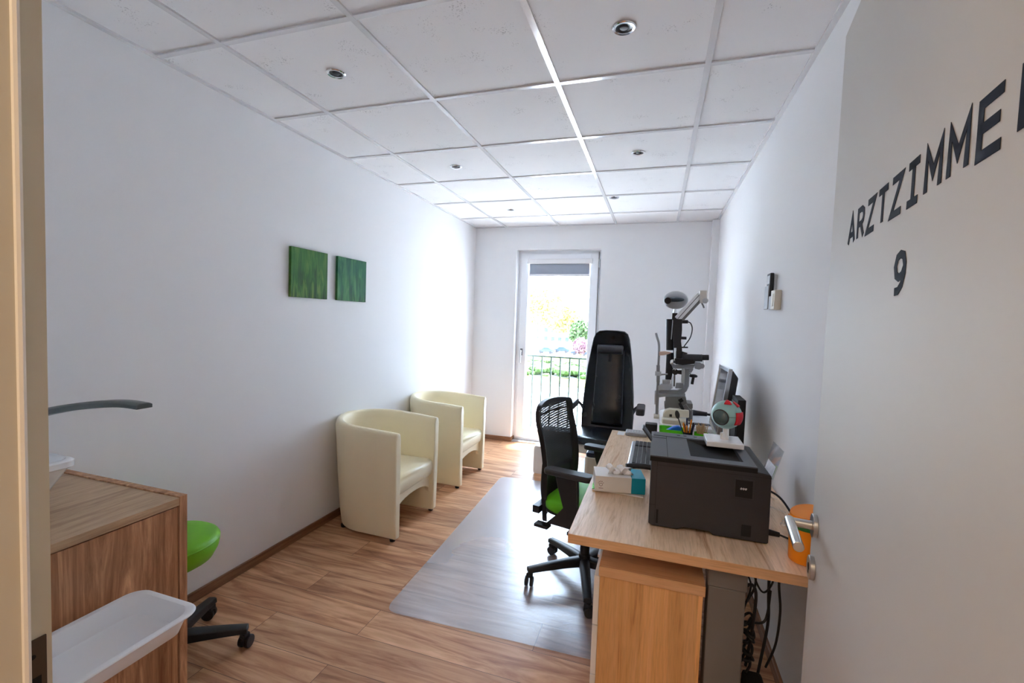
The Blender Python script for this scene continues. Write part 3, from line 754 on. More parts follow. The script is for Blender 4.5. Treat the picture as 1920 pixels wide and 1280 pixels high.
# ------------------------------------------------------------------ printer (operator side towards -x)
pr = thing('laser_printer', 'black laser printer on the near end of the desk, side panel with vent facing', 'printer', (.19, 1.85, .72))
PX0, PX1, PY0, PY1, PZ0, PZ1 = .002, .386, 1.665, 2.035, .724, .962
m = MB()
out = [(PX0, PZ0+.006), (PX0+.012, PZ0), (.10, PZ0), (.118, PZ0+.010), (.205, PZ0+.010), (.215, PZ0), (PX1-.004, PZ0), (PX1, PZ0+.004), (PX1-.002, PZ1-.010), (PX1-.006, PZ1-.006), (PX1-.045, PZ1), (PX0, PZ1)]
m.prism([(x, PY0, z) for x, z in out], (0, PY1-PY0, 0)); m.build('body', MT['printer'], pr, bevel=.003)
for x, y in ((.05, 1.70), (.34, 1.70), (.05, 2.0), (.34, 2.0)): MB().cyl((x, y, .7204), (x, y, PZ0+.001), .012, n=12).build('foot', MT['blackmatte'], pr)
# lid deck with sloping output well
lz = .978
m = MB()
deck = [(PX0-.004, PY0-.004), (.338, PY0-.004), (.338, PY1-.002), (PX0-.004, PY1-.002)]
wx0, wx1, wy0, wy1 = .135, .305, PY0+.045, PY1-.075
# ring of the deck around the well
for a_, b_ in (((PX0-.004, PY0-.004), (wx0, PY1-.002)), ((wx1, PY0-.004), (.340, PY1-.002)), ((wx0, PY0-.004), (wx1, wy0)), ((wx0, wy1), (wx1, PY1-.002))):
    m.box((a_[0], a_[1], PZ1-.002), (b_[0], b_[1], lz))
m.build('lid', MT['printertop'], pr, flat=True)
m = MB(); m.prism([(wx0, wy0, PZ1-.0015), (wx1, wy0, PZ1-.0015), (wx1, wy0, PZ1+.0005), (wx0+.05, wy0, PZ1+.0005), (wx0, wy0, lz-.001)], (0, wy1-wy0, 0)); m.build('output_tray', MT['blackmatte'], pr)
m = MB(); m.box((PX0-.0045, PY0-.0045, PZ1-.004), (.3405, PY0-.0025, lz-.004)); m.box((PX0-.0045, PY0-.0045, PZ1-.004), (PX0-.003, PY1, lz-.004)); m.build('lid_edge', MT['blackmatte'], pr)
m = MB(); m.box((PX0+.004, PY1-.07, lz), (.338, PY1-.004, lz+.002)); m.build('control_strip', MT['printertop'], pr, bevel=.002)
for x in (.10, .125, .165): MB().box((x, PY1-.04, lz+.0021), (x+.012, PY1-.028, lz+.0028)).build('button', MT['black'], pr, flat=True)
m = MB(); m.box((.056, PY0, lz+.0001), (.0575, PY1-.07, lz+.0006)); m.box((PX0+.002, PY1-.105, lz+.0001), (.056, PY1-.10, lz+.0006)); m.build('panel_gap', MT['blackmatte'], pr, flat=True)
m = MB(); a_ = Matrix.Rotation(math.radians(-38), 3, 'Y')
m.box((-.004, PY1-.165, lz), (.002, PY1-.085, lz+.060), rot=Matrix.Rotation(math.radians(-38), 3, 'Y'), piv=(0.004, PY1-.12, lz))
m.build('display_flap', MT['darkgrey'], pr, bevel=.002)
# side vent
vn = MB(); vn.box((.272, PY0-.0035, .866), (.333, PY0-.0002, .934)); vf = vn.build('vent', MT['printer'], pr, bevel=.003)
vn = MB(); vn.box((.2765, PY0-.0042, .8705), (.3285, PY0-.0034, .9295)); vd = vn.build('vent_grille', MT['blackmatte'], vf, flat=True)
vn = MB()
for k in range(3): vn.box((.292+.007*k, PY0-.0050, .897), (.297+.007*k, PY0-.0043, .904), rot=Matrix.Rotation(.5, 3, 'Y'))
vn.build('emblem', MT['lightgrey'], vd, flat=True)
for a_, b_ in (((.027, PY0-.0012, .735), (.0345, PY0+.001, .785)), ((.303, PY0-.0012, .738), (.332, PY0+.001, .778))): MB().box(a_, b_).build('grip_recess', MT['blackmatte'], pr, flat=True)
vn = MB(); vn.box((.0225, PY0-.0008, PZ0+.004), (.0235, PY0+.001, PZ1)); vn.box((PX0, PY0-.0008, .800), (.0226, PY0+.001, .8012)); vn.box((.0230, PY0-.0008, .945), (PX1, PY0+.001, .9458)); vn.build('seam', MT['blackmatte'], pr, flat=True)
# power plug and cable of the printer
pc = MB(); pc.cyl((.386, 1.70, .752), (.425, 1.70, .748), .011, .008, n=12)
pc.tube([(.425, 1.70, .748), (.45, 1.695, .742), (.48, 1.695, .732), (.505, 1.70, .727), (.522, 1.715, .727)], .0035, sub=6)
tag(pc.build('power_cable', MT['wiredark']), 'black power plug and cable leaving the lower right of the printer', 'cable')
pc = MB(); pc.tube([(.388, 2.0, .80), (.415, 2.06, .79), (.46, 2.02, .79), (.495, 1.98, .775), (.515, 1.86, .745), (.525, 1.76, .727)], .0042, sub=8)
tag(pc.build('data_cable', MT['wiredark']), 'thicker black cable arching down from behind the printer to the wall', 'cable')

# ------------------------------------------------------------------ eye model on the printer
em = thing('eye_model', 'anatomical eyeball model with red muscles on white base, standing on the printer', 'model', (.262, 1.915, .984))
ez = .9842
m = MB(); m.box((.200, 1.852, ez), (.330, 1.985, ez+.020)); m.build('base', MT['whitegloss'], em, bevel=.003)
ec = at(1362, 777, 1.915)
m = MB(); m.cyl((ec.x+.002, 1.915, ez+.020), (ec.x+.002, 1.915, ec.z-.045), .012, .011); m.cyl((ec.x-.012, 1.915, ez+.02), (ec.x-.012, 1.915, ez+.045), .006); m.build('stem', MT['whitegloss'], em)
ER = .055
m = MB(); m.ell(ec, (ER, ER, ER), 40); eb = m.build('eyeball', MT['eye'], em, ang=80)
gz = (V((-.50, -.80, -.10))).normalized(); rq = gz.to_track_quat('Z', 'Y').to_matrix()
m = MB(); m.lathe([(ER*math.sin(a), ER*math.cos(a)+.0035*(1-a/.52)**.5+.0008) for a in [.52*(1-k/10) for k in range(10)]]+[(.0005, ER+.0043)], c=ec, n=36, rot=rq); m.build('iris', MT['iris'], eb)
m = MB(); m.lathe([(ER*math.sin(.60), ER*math.cos(.60)+.0002), (ER*math.sin(.575)+.001, ER*math.cos(.575)+.0015), (ER*math.sin(.52), ER*math.cos(.52)+.001)], c=ec, n=36, rot=rq); m.build('limbus_ring', MT['darkgrey'], eb)
def patch(az0, az1, el0, el1, name='muscle'):
    m = MB(); g_ = []
    for i in range(9):
        row = []
        for j in range(9):
            az = math.radians(az0+(az1-az0)*i/8); el = math.radians(el0+(el1-el0)*j/8)
            row.append(ec + V((math.sin(az)*math.cos(el), -math.cos(az)*math.cos(el), math.sin(el)))*(ER+.0012))
        g_.append(row)
    m.sheet(g_); m.build(name, MT['red'], eb, solid=.003, offset=1)
patch(28, 78, -32, 18); patch(-25, 20, 52, 84); patch(48, 100, 40, 66)
m = MB(); m.tube([ec+V((math.sin(a), -math.cos(a), 0))*(ER+.0003) for a in [math.radians(q) for q in range(-5, 95, 8)]], .0007, n=6); m.build('seam_line', MT['darkgrey'], eb)

# ------------------------------------------------------------------ tissue box, paper, keyboard, phone
mg = MB(); ang = math.radians(-3)
mg.box((-.232, 1.925, .7204), (-.018, 2.09, .7262), rot=Matrix.Rotation(math.radians(-2), 3, 'Z'))
tag(mg.build('magazine', MT['card'], bevel=.001), 'thin pale brochure lying flat under the tissue box', 'brochure')
g2 = MB(); g2.box((-.240, 1.935, .7264), (-.075, 2.08, .7285), rot=Matrix.Rotation(math.radians(4), 3, 'Z'))
tag(g2.build('leaflet', MT['greenplastic']), 'green leaflet corner peeking out under the left of the tissue box', 'leaflet')
tb = thing('tissue_box', 'white and turquoise tissue box with a crumpled tissue on the desk left of the printer', 'tissue box', (-.13, 1.98, .729), math.radians(11))
bw, bd, bh = .185, .125, .066
m = MB(); m.box((-bw/2-.01, -bd/2, 0), (bw/2-.045, bd/2, bh)); m.build('carton', MT['card'], tb, local=True, bevel=.0015)
m = MB(); m.box((bw/2-.0449, -bd/2, 0), (bw/2+.012, bd/2, bh)); m.build('turquoise_end', MT['teal'], tb, local=True, bevel=.0015)
m = MB()
g_ = []
for i in range(15):
    row = []
    for j in range(9):
        x = -.048+.100*i/14; v = j/8
        h_ = math.sin(v*PI)*(.024+.006*math.sin(i*1.1)+.006*math.cos(i*.7))
        row.append((x + .008*math.sin(j*1.7+i), -.028+.056*v + .007*math.sin(i*1.9), bh+.0005+max(0, h_)+.002*math.sin(i*1.7+j*1.3)**2))
    g_.append(row)
m.sheet(g_); m.build('tissue', MT['tissue'], tb, local=True, solid=.001, ang=20)
# hand mark on the front of the carton
m = MB(); cx, cz = -bw/2+.014, .030
for k in range(14):
    a0, a1 = 2*PI*k/14, 2*PI*(k+1)/14
    stroke(m, [(cx+.0065*math.cos(a0), cz+.006*math.sin(a0)), (cx+.0065*math.cos(a1), cz+.006*math.sin(a1))], .0016, -bd/2-.0006)
for a_, l0, l1 in ((150, .010, .014), (122, .011, .016), (95, .011, .0165), (70, .011, .016), (38, .010, .014)):
    c_, s_ = math.cos(math.radians(a_)), math.sin(math.radians(a_)); stroke(m, [(cx+l0*c_, cz+l0*s_), (cx+l1*c_, cz+l1*s_)], .0022, -bd/2-.0006)
m.box((cx-.009, -bd/2-.0004, .0135), (cx+.010, -bd/2-.0001, .0155))
m.build('hand_emblem', mat('red_brown_ink', (.16, .05, .04), .6), tb, local=True, flat=True)

kb = thing('keyboard', 'black keyboard lying on the desk behind the printer flap', 'keyboard', (-.02, 2.56, .7204), math.radians(0))
m = MB(); m.prism([(-.088, y, z) for y, z in ((-.235, 0), (.235, 0), (.235, .014), (-.235, .014))], (.16, 0, 0)); m.build('keyboard_body', MT['grey'], kb, local=True, bevel=.004)
m = MB(); m.prism([(-.098, y, 0) for y in ()] or [(-.092, -.242, .0), (-.06, -.242, .0), (-.06, .242, .0), (-.092, .242, .0)], (0, 0, .010)); m.build('wrist_edge', MT['alu'], kb, local=True, bevel=.003)
m = MB()
for r_ in range(6):
    for c in range(21):
        if c in (15, 18 if r_ > 4 else 99): continue
        x = -.070 + r_*.0222; y = -.222 + c*.0213
        m.box((x, y, .014), (x+.0185, y+.0180, .0205))
m.build('keys', MT['black'], kb, local=True, flat=True); bpy.data.objects['keys']['kind'] = 'stuff'
# wrist rest at the near end
m = MB(); m.tube([(-.115, 2.275, .735), (-.06, 2.29, .740), (0, 2.285, .742), (.05, 2.27, .738)], .0135, n=12, sub=5)
ph = thing('telephone', 'flat grey telephone handset base with button row at the far edge of the desk', 'telephone', (-.1, 3.02, .7204))
tag(m.build('wrist_rest', MT['black'], bevel=.0), 'black gel wrist rest in front of the keyboard', 'wrist rest')
m = MB(); m.prism([(x, y, .7205) for x, y in rrect(-.165, 2.962, -.03, 3.07, .01)], (0, 0, .02)); m.build('housing', MT['grey'], ph, bevel=.005)
m = MB()
for i in range(6):
    for j in range(3): m.box((-.145+i*.017, 2.985+j*.022, .7405), (-.134+i*.017, 2.999+j*.022, .7425))
m.build('buttons', MT['lightgrey'], ph, flat=True)
m = MB(); m.box((-.215, 2.965, .7204), (-.172, 3.06, .7212)); tag(m.build('paper_slip', MT['whitegloss']), 'small white slip of paper left of the telephone', 'paper')
m = MB(); m.box((-.045, 3.0, .745), (.030, 3.075, .800)); m.box((-.035, 3.01, .7204), (.02, 3.065, .746)); tag(m.build('card_reader', MT['black'], bevel=.006), 'small black box-shaped device at the far left corner of the desk', 'device')

# ------------------------------------------------------------------ green organiser, pens, cups
gt = thing('desk_organiser', 'bright green plastic tray holding a blue piece at the far end of the desk', 'organiser', (.1, 2.98, .7204))
m = MB(); x0, x1, y0, y1 = .040, .185, 2.90, 3.02
def grr(i_, z): return [(x, y, z) for x, y in rrect(x0+i_, y0+i_, x1-i_, y1-i_, .022)]
rg = [[m.bm.verts.new(p) for p in grr(i_, z)] for i_, z in ((.006, .7205), (.0, .799), (.002, .800), (.004, .798), (.010, .727))]
m.bridge(rg); m.bm.faces.new(rg[0][::-1]); m.bm.faces.new(rg[-1]); m.build('tray', MT['greenplastic'], gt)
m = MB(); m.prism([(.072, 2.925, .728), (.165, 2.925, .728), (.170, 2.925, .815), (.150, 2.925, .822), (.120, 2.925, .812), (.078, 2.925, .785)], (0, .045, 0)); tag(m.build('blue_stopper', MT['blueplastic'], bevel=.006), 'blue rounded plastic piece lying in the bright green tray', 'plastic piece')
cu = thing('pen_cup', 'dark desk cup crammed with orange and navy pens', 'pen holder', (.205, 2.90, .7204))
m = MB(); m.lathe([(.001, .001), (.026, .001), (.028, .078), (.0255, .078), (.0235, .004), (.001, .004)], n=24); m.build('cup', MT['blackgloss'], cu, local=True)
PEN = [('orange', -.017, -.010, -.15, .02, .10), ('orange', -.006, -.016, -.05, -.03, .085), ('black', .012, -.008, .18, .05, .105), ('navy', .002, .004, -.06, .08, .125), ('orange', .008, .010, .10, .12, .118), ('navy', .014, .006, .22, -.02, .098), ('black', -.012, .010, -.12, .1, .09)]
MT['slate'] = mat('slate_plastic', (.045, .065, .085), .3)
MT['navy'] = mat('navy_plastic', (.012, .018, .09), .35)
LBL = {'orange': ['orange pen leaning left in the dark cup', 'short orange pen at the front of the dark cup', 'orange pen leaning right in the dark cup, tip beside the navy one'],
       'black': ['black pen leaning right in the dark cup', 'black pen leaning left at the back of the dark cup'],
       'navy': ['tallest navy pen in the dark cup', 'shorter navy pen leaning right out of the dark cup']}
for c, x, y, lx, ly, ln in PEN:
    a_ = V((.205+x*.5, 2.90+y*.5, .7254)); ln += .030; d_ = V((lx, ly, 1)).normalized()
    m = MB(); m.cyl(a_, a_+d_*(ln-.012), .0052, n=10); m.cyl(a_+d_*(ln-.012), a_+d_*ln, .0058, .003, n=10)
    tag(m.build('pen', MT[c]), LBL[c].pop(0), 'pen', 'pens in the dark cup')
oc2 = thing('eye_occluder', 'dark oval paddle occluder on a thin handle rising from the pen cup', 'occluder', (.18, 2.90, .72))
pA, pB = V((.203, 2.898, .7256)), at(1271.5, 783, 2.893)
m = MB(); m.cyl(pA, pB, .003, n=8); m.build('handle', MT['black'], oc2)
m = MB(); m.ell(at(1270, 777, 2.893), (.013, .003, .026), 20, Matrix.Rotation(-.22, 3, 'Y')); m.build('paddle', MT['darkgrey'], oc2)
gc = thing('swab_cup', 'translucent green cup filled with thin wooden swab sticks', 'cup', (.282, 2.915, .7204))
m = MB(); m.lathe([(.001, .001), (.038, .001), (.040, .078), (.037, .078), (.035, .004), (.001, .004)], n=28); m.build('cup', MT['greenplastic'], gc, local=True)
m = MB()
for k in range(46):
    a = random.uniform(0, 2*PI); rr_ = random.uniform(0, .02); tl = random.uniform(.05, .32)
    p = V((.282+rr_*math.cos(a), 2.915+rr_*math.sin(a), .7255)); d_ = V((math.cos(a)*tl*.75, math.sin(a)*tl*.6, 1)).normalized()
    m.cyl(p, p+d_*random.uniform(.108, .132), .0012, n=5)
tag(m.build('swab_sticks', MT['stick'], flat=True), 'bundle of thin wooden swab sticks standing in the green cup', 'sticks', kind='stuff')

# ------------------------------------------------------------------ monitor & computer
mo = thing('computer_monitor', 'flat computer monitor with silver bezel seen edge-on, facing the chair', 'monitor', (.36, 2.8, .7204))
b0, b1, t0, t1 = V((.327, 2.60, .845)), V((.332, 3.02, .845)), V((.368, 2.60, 1.222)), V((.372, 3.02, 1.212))
nx = (b1-b0).cross(t0-b0).normalized()
if nx.x > 0: nx = -nx          # towards -x : screen side
def slab(m, P, n_, d0, d1):
    a = [p+n_*d0 for p in P]; b_ = [p+n_*d1 for p in P]
    va = [m.bm.verts.new(p) for p in a]; vb = [m.bm.verts.new(p) for p in b_]
    m.bm.faces.new(va); m.bm.faces.new(vb[::-1]); m.bridge([va, vb])
def lerpq(u, v): return (b0*(1-u)+b1*u)*(1-v) + (t0*(1-u)+t1*u)*v
m = MB()
for (u0, u1, v0, v1) in ((0, 1, 0, .055), (0, 1, .95, 1), (0, .045, .055, .95), (.955, 1, .055, .95)):
    slab(m, [lerpq(u0, v0), lerpq(u1, v0), lerpq(u1, v1), lerpq(u0, v1)], nx, -.020, .0)
m.build('bezel', MT['alu'], mo, bevel=.002)
m = MB(); slab(m, [lerpq(.045, .055), lerpq(.955, .055), lerpq(.955, .95), lerpq(.045, .95)], nx, -.015, -.006); m.build('screen', mat('screen_glass', (.045, .055, .07), .12, var=.1), mo)
m = MB(); va = [m.bm.verts.new(p+nx*-.020) for p in (lerpq(.01, .01), lerpq(.99, .01), lerpq(.99, .99), lerpq(.01, .99))]; vb = [m.bm.verts.new(p+nx*-.062) for p in (lerpq(.12, .10), lerpq(.88, .10), lerpq(.88, .88), lerpq(.12, .88))]
m.bm.faces.new(va); m.bm.faces.new(vb[::-1]); m.bridge([va, vb]); m.build('rear_housing', MT['black'], mo, bevel=.008)
m = MB(); m.box((.385, 2.74, .73), (.415, 2.82, 1.0)); m.build('stand_neck', MT['black'], mo, bevel=.004)
m = MB(); m.prism([(x, y, .7204) for x, y in rrect(.31, 2.66, .47, 2.86, .03)], (0, 0, .012)); m.build('stand_foot', MT['black'], mo, bevel=.004)
m = MB(); m.box((.388, 2.40, .7204), (.424, 2.575, 1.09)); m.box((.384, 2.41, .74), (.3885, 2.565, 1.07)); tag(m.build('computer_tower', MT['blackmatte'], bevel=.005), 'slim upright black computer behind the eye model, between monitor and right wall', 'computer')

# ------------------------------------------------------------------ brochure holder, cup, clip
bh_ = thing('brochure_holder', 'clear acrylic brochure stand tilted back by the right wall, behind the printer', 'stand', (.48, 2.06, .7204))
m = MB()
def pl(a, b_, c, d_): m.bm.faces.new([m.bm.verts.new(V(q)) for q in (a, b_, c, d_)])
pl((.432, 1.98, .745), (.432, 2.14, .745), (.492, 2.14, .965), (.492, 1.98, .965))
m.build('back_plate', MT['acryl'], bh_, solid=.003, flat=True)
m = MB(); pl((.424, 1.98, .745), (.424, 2.14, .745), (.452, 2.14, .86), (.452, 1.98, .86)); pl((.424, 1.98, .745), (.424, 2.14, .745), (.436, 2.14, .742), (.436, 1.98, .742)); m.build('front_lip', MT['acryl'], bh_, solid=.003, flat=True)
m = MB(); m.obox((.436, 1.99, .742), (.515, 1.99, .722), .003, .004); m.obox((.436, 2.13, .742), (.515, 2.13, .722), .003, .004); m.box((.41, 1.985, .7205), (.43, 2.135, .7235)); m.obox((.428, 1.99, .7445), (.412, 1.99, .7225), .003, .004); m.obox((.428, 2.13, .7445), (.412, 2.13, .7225), .003, .004); m.build('prop', MT['acryl'], bh_)
m = MB(); rot = Matrix.Rotation(math.atan2(.06, .22), 3, 'Y'); m.box((.4315, 1.995, .75), (.4335, 2.12, .90), rot=rot, piv=(.4325, 2.06, .75)); lf2 = m.build('brochures', mat('printed_leaflets', (.62, .62, .66), .6, var=.3, scale=45), bh_)
tag(MB().cyl((.475, 1.86, .7204), (.475, 1.86, .728), .008, n=14).cyl((.475, 1.86, .728), (.475, 1.86, .738), .004, n=10).build('pin', MT['whitegloss']), 'tiny white plastic plug lying on the desk right of the printer', 'plug')
oc_ = thing('orange_cup', 'orange plastic canister with green rim and flipped orange lid behind the door handle', 'canister', (.474, 1.60, .7204))
m = MB(); m.lathe([(.001, .001), (.044, .001), (.046, .006), (.048, .115), (.045, .115), (.043, .006), (.001, .006)], n=36); m.build('body', MT['orange'], oc_, local=True)
m = MB(); m.lathe([(.0455, .108), (.0492, .108), (.0492, .122), (.043, .124), (.0425, .115)], n=36); m.build('rim', MT['darkgreen'], oc_, local=True)
m = MB(); rl_ = Matrix.Rotation(math.radians(-14), 3, 'Y') @ Matrix.Rotation(math.radians(6), 3, 'X')
m.lathe([(.001, .012), (.047, .012), (.050, .006), (.050, -.006), (.046, -.006), (.045, .006), (.001, .008)], c=(.004, .008, .143), n=36, rot=rl_); m.box((-.050, -.006, .118), (-.042, .014, .136)); m.build('lid', MT['orange'], oc_, local=True)

# ------------------------------------------------------------------ wall remote holder
wr = thing('remote_holder', 'small grey and black remote control in a wall holder on the right wall', 'remote holder', (XR, 2.5, 1.53))
m = MB(); m.box((XR-.012, 2.475, 1.535), (XR, 2.560, 1.700)); m.build('back_plate', MT['lightgrey'], wr, bevel=.002)
m = MB(); m.box((XR-.030, 2.482, 1.600), (XR-.0125, 2.552, 1.712)); m.build('remote', MT['black'], wr, bevel=.004)
m = MB(); m.box((XR-.036, 2.478, 1.535), (XR-.0305, 2.557, 1.65)); m.build('front_pocket', MT['grey'], wr, bevel=.002)
m = MB(); m.box((XR-.0305, 2.492, 1.66), (XR-.0300, 2.542, 1.70)); m.build('display', MT['lightgrey'], bpy.data.objects['remote'], flat=True)
sw = thing('wall_switch_box', 'small ivory plastic box on the right wall beside the grey remote holder', 'switch box', (XR, 2.41, 1.53))
m = MB(); m.box((XR-.030, 2.375, 1.530), (XR, 2.446, 1.622)); m.build('housing', MT['ivory'], sw, bevel=.003)
m = MB(); m.box((XR-.033, 2.392, 1.545), (XR-.0302, 2.430, 1.605)); m.build('rocker', MT['ivory'], sw, bevel=.001)

# ------------------------------------------------------------------ cables under the desk
CB = [
 ('black cable loop hanging lowest right under the desk', [(.40, 1.70, .68), (.41, 1.72, .52), (.42, 1.75, .40), (.40, 1.74, .25), (.38, 1.73, .10), (.375, 1.73, .01)], .005),
 ('thin black cable crossing diagonally under the desk', [(.36, 1.66, .68), (.33, 1.68, .62), (.35, 1.70, .55), (.33, 1.70, .45), (.325, 1.71, .30), (.33, 1.715, .15), (.335, 1.715, .01)], .003),
 ('black plug cable curving out from the grey desk column', [(.311, 1.60, .60), (.335, 1.61, .605), (.352, 1.63, .56), (.35, 1.64, .45), (.345, 1.66, .34), (.342, 1.67, .29)], .005),
 ('black cable pair loop drooping behind the desk column', [(.39, 1.80, .68), (.375, 1.79, .60), (.38, 1.78, .52), (.35, 1.76, .46), (.32, 1.74, .44)], .004),
 ('horizontal black cable running toward the desk column', [(.41, 1.70, .55), (.405, 1.70, .47), (.39, 1.69, .44), (.35, 1.68, .438), (.31, 1.67, .44)], .004),
 ('black cable dropping straight down close to the right wall', [(.43, 1.66, .686), (.425, 1.665, .60), (.435, 1.67, .50), (.43, 1.68, .38), (.41, 1.70, .28)], .004),
 ('thin black cable slung in a shallow loop just below the desktop', [(.33, 1.60, .686), (.345, 1.61, .62), (.37, 1.615, .585), (.395, 1.62, .62), (.40, 1.62, .686)], .003),
 ('thin grey cable on the floor beside the black power strip', [(.315, 1.54, .16), (.33, 1.53, .10), (.36, 1.52, .04), (.41, 1.51, .006)], .0025),
]
for lab, pts, r_ in CB:
    m = MB(); m.tube(pts, r_, n=8, sub=8)
    tag(m.build('cable', MT['wiredark'] if 'grey cable' not in lab else MT['grey']), lab, 'cable', 'cables hanging under the desk')
m = MB()
pts = []
for k in range(70):
    a = k*.75; pts.append((.335+.022*math.cos(a), 1.665+.03*math.sin(a*1.3), (.46-.0024*k)+.006*math.sin(k*1.7)))
m.tube(pts, .0045, n=6, sub=3)
tag(m.build('coiled_cable', MT['wiredark']), 'tangled bundle of coiled black cable beside the grey desk column', 'cable bundle')
m = MB(); m.prism([(.318, 1.55, 0.0), (.45, 1.55, 0.0), (.395, 1.58, .262), (.335, 1.58, .262)], (0, .115, 0)); tag(m.build('black_bag', MT['blackmatte'], bevel=.01), 'black bag slumped on the floor under the cable tangle', 'bag')

# ------------------------------------------------------------------ exam chair (faces the camera, -y)
ex = thing('examination_chair', 'tall black vinyl examination chair with headrest roll in front of the glass door', 'chair', (-.385, 3.95, 0))
exx = -.385
# back: outline in x-z, leaning, with thickness
def back_outline(s=1.0, d=0):
    pts = [(.222, .50), (.226, .62), (.218, .80), (.196, 1.05), (.172, 1.22), (.158, 1.30), (.140, 1.345), (.110, 1.368), (.05, 1.374)]
    pts = [(x*s-d*0, z) for x, z in pts]
    return [(x, z) for x, z in pts] + [(-x, z) for x, z in pts[::-1]]
by = lambda z: 4.03 + (z-.5)*.13
m = MB(); rgs = []
for off, s in ((-.040, .90), (-.052, .965), (-.048, .99), (-.01, 1.0), (.03, .97), (.04, .9)):
    rgs.append([m.bm.verts.new((exx + x*s, by(z)+off, .94+(z-.94)*(s*.5+.5))) for x, z in back_outline()])
m.bridge(rgs); m.bm.faces.new(rgs[0]); m.bm.faces.new(rgs[-1][::-1]); bkr = m.build('backrest', MT['blackgloss'], ex, ang=55)
m = MB()
g_ = [[(exx+u*(.135-.02*(z-.55)), by(z)-.046-.012*(1-abs(u)**3)-.018*math.exp(-((z-.68)/.1)**2), z) for u in [k/8 for k in range(-8, 9)]] for z in [.54+.66*k/20 for k in range(21)]]
m.sheet(g_); m.build('centre_panel', MT['blackgloss'], bkr, ang=60, solid=.006)
m = MB(); z = 1.208; m.cyl((exx-.11, by(z)-.092, z), (exx+.11, by(z)-.092, z), .040, n=28); hd = m.build('headrest_roll', mat('roll_vinyl', (.028, .032, .038), .35, var=.1), ex, bevel=.008)
m = MB(); m.box((exx-.012, by(1.12)-.079, 1.10), (exx+.012, by(1.12)-.063, 1.20)); m.build('strap', MT['blackmatte'], hd, bevel=.002)
m = MB(); sp_pts = [(-.20, 4.06), (-.265, 3.95), (-.265, 3.70), (-.20, 3.58), (.15, 3.56), (.225, 3.62), (.245, 3.95), (.20, 4.06)]
rgs = []
for s, z in ((.96, .455), (1, .465), (1.0, .495), (.97, .512), (.85, .520)):
    rgs.append([m.bm.verts.new((exx+x*s, 3.83+(y-3.83)*s, z)) for x, y in sp_pts])
m.bridge(rgs); m.bm.faces.new(rgs[0][::-1]); m.bm.faces.new(rgs[-1]); m.build('seat', MT['blackgloss'], ex, bevel=.008, segs=3, ang=50)
m = MB(); m.prism([(exx+x*.97, 3.83+(y-3.83)*.97, .385) for x, y in sp_pts], (0, 0, .069)); m.build('seat_shroud', MT['ivory'], ex, bevel=.01)
m = MB(); m.box((exx-.13, 3.80, .05), (exx+.13, 4.05, .386)); m.build('column', MT['whitegloss'], ex, bevel=.02)
m = MB(); m.prism([(x, y, 0.0) for x, y in rrect(exx-.27, 3.96, exx+.25, 4.62, .05)], (0, 0, .045)); m.build('base_plate', mat('pale_base', (.62, .7, .78), .2), ex, bevel=.008)
for s in (-1, 1):
    m = MB(); xa = exx+s*.235
    m.tube([(exx+s*.20, 4.06, .62), (xa, 4.03, .70), (exx+s*.275, 3.99, .735)], .014, sub=4)
    ar = m.build('armrest', MT['darkgrey'], ex)
    m = MB(); m.prism([(x, y, .70) for x, y in rrect(exx+s*.285-.034, 3.74, exx+s*.285+.034, 4.02, .02)], (0, 0, .055)); m.build('arm_pad', MT['darkgrey'], ar, bevel=.01)
# white stand with padded top
ws = thing('padded_stand', 'white box-shaped stand with dark blue padded top between desk and exam chair', 'stand', (-.36, 3.3, 0))
m = MB(); m.prism([(x, y, 0) for x, y in rrect(-.452, 3.20, -.28, 3.44, .025)], (0, 0, .475)); m.build('body', MT['ivory'], ws, bevel=.004)
m = MB(); m.prism([(x, y, .475) for x, y in rrect(-.446, 3.20, -.275, 3.45, .03)], (0, 0, .032)); m.build('pad', mat('blue_black_pad', (.012, .022, .05), .25), ws, bevel=.01)
# step stool by window
ss = thing('step_stool', 'low white two-step stool on the floor in front of the glass door', 'step stool', (-.9, 4.2, 0))
m = MB(); m.prism([(x, 4.06, z) for x, z in rrect(-1.052, 0.0, -.715, .262, .022)], (0, .018, 0)); fp = m.build('front_panel', MT['white'], ss, bevel=.003)
m = MB(); m.box((-1.045, 4.078, .242), (-.722, 4.27, .260)); m.build('lower_tread', MT['white'], ss, bevel=.003)
m = MB(); m.box((-1.045, 4.27, .0), (-.722, 4.288, .366)); m.box((-1.045, 4.27, .35), (-.722, 4.46, .368)); m.build('upper_step', MT['lightgrey'], ss, bevel=.003)
for x in (-1.045, -.740):
    m = MB(); m.box((x, 4.078, 0), (x+.018, 4.27, .242)); m.box((x, 4.288, 0), (x+.018, 4.46, .35)); m.build('side_panel', MT['white'], ss, bevel=.002)
m = MB(); m.box((-.955, 4.0592, .196), (-.885, 4.0606, .222)); m.build('grip_slot', MT['whitegloss'], fp, bevel=.0)

# ------------------------------------------------------------------ slit lamp on its table
tb_ = thing('instrument_table', 'white instrument table carrying the slit lamp beyond the desk', 'table', (.24, 3.6, 0))
TZ = .735
m = MB(); m.prism([(x, y, TZ-.035) for x, y in rrect(.045, 3.36, .50, 3.98, .11, 8)], (0, 0, .035)); m.build('table_top', MT['whitegloss'], tb_, bevel=.008)
m = MB(); m.box((.22, 3.60, .06), (.33, 3.71, TZ-.035)); m.build('column', MT['white'], tb_, bevel=.01)
m = MB(); m.prism([(x, y, 0) for x, y in rrect(.06, 3.40, .48, 3.92, .06)], (0, 0, .06)); m.build('foot', MT['white'], tb_, bevel=.01)
m = MB(); m.prism([(x, y, TZ-.001) for x, y in rrect(.062, 3.375, .24, 3.47, .012)], (0, 0, .035)); m.build('power_unit', MT['ivory'], tb_, bevel=.006)

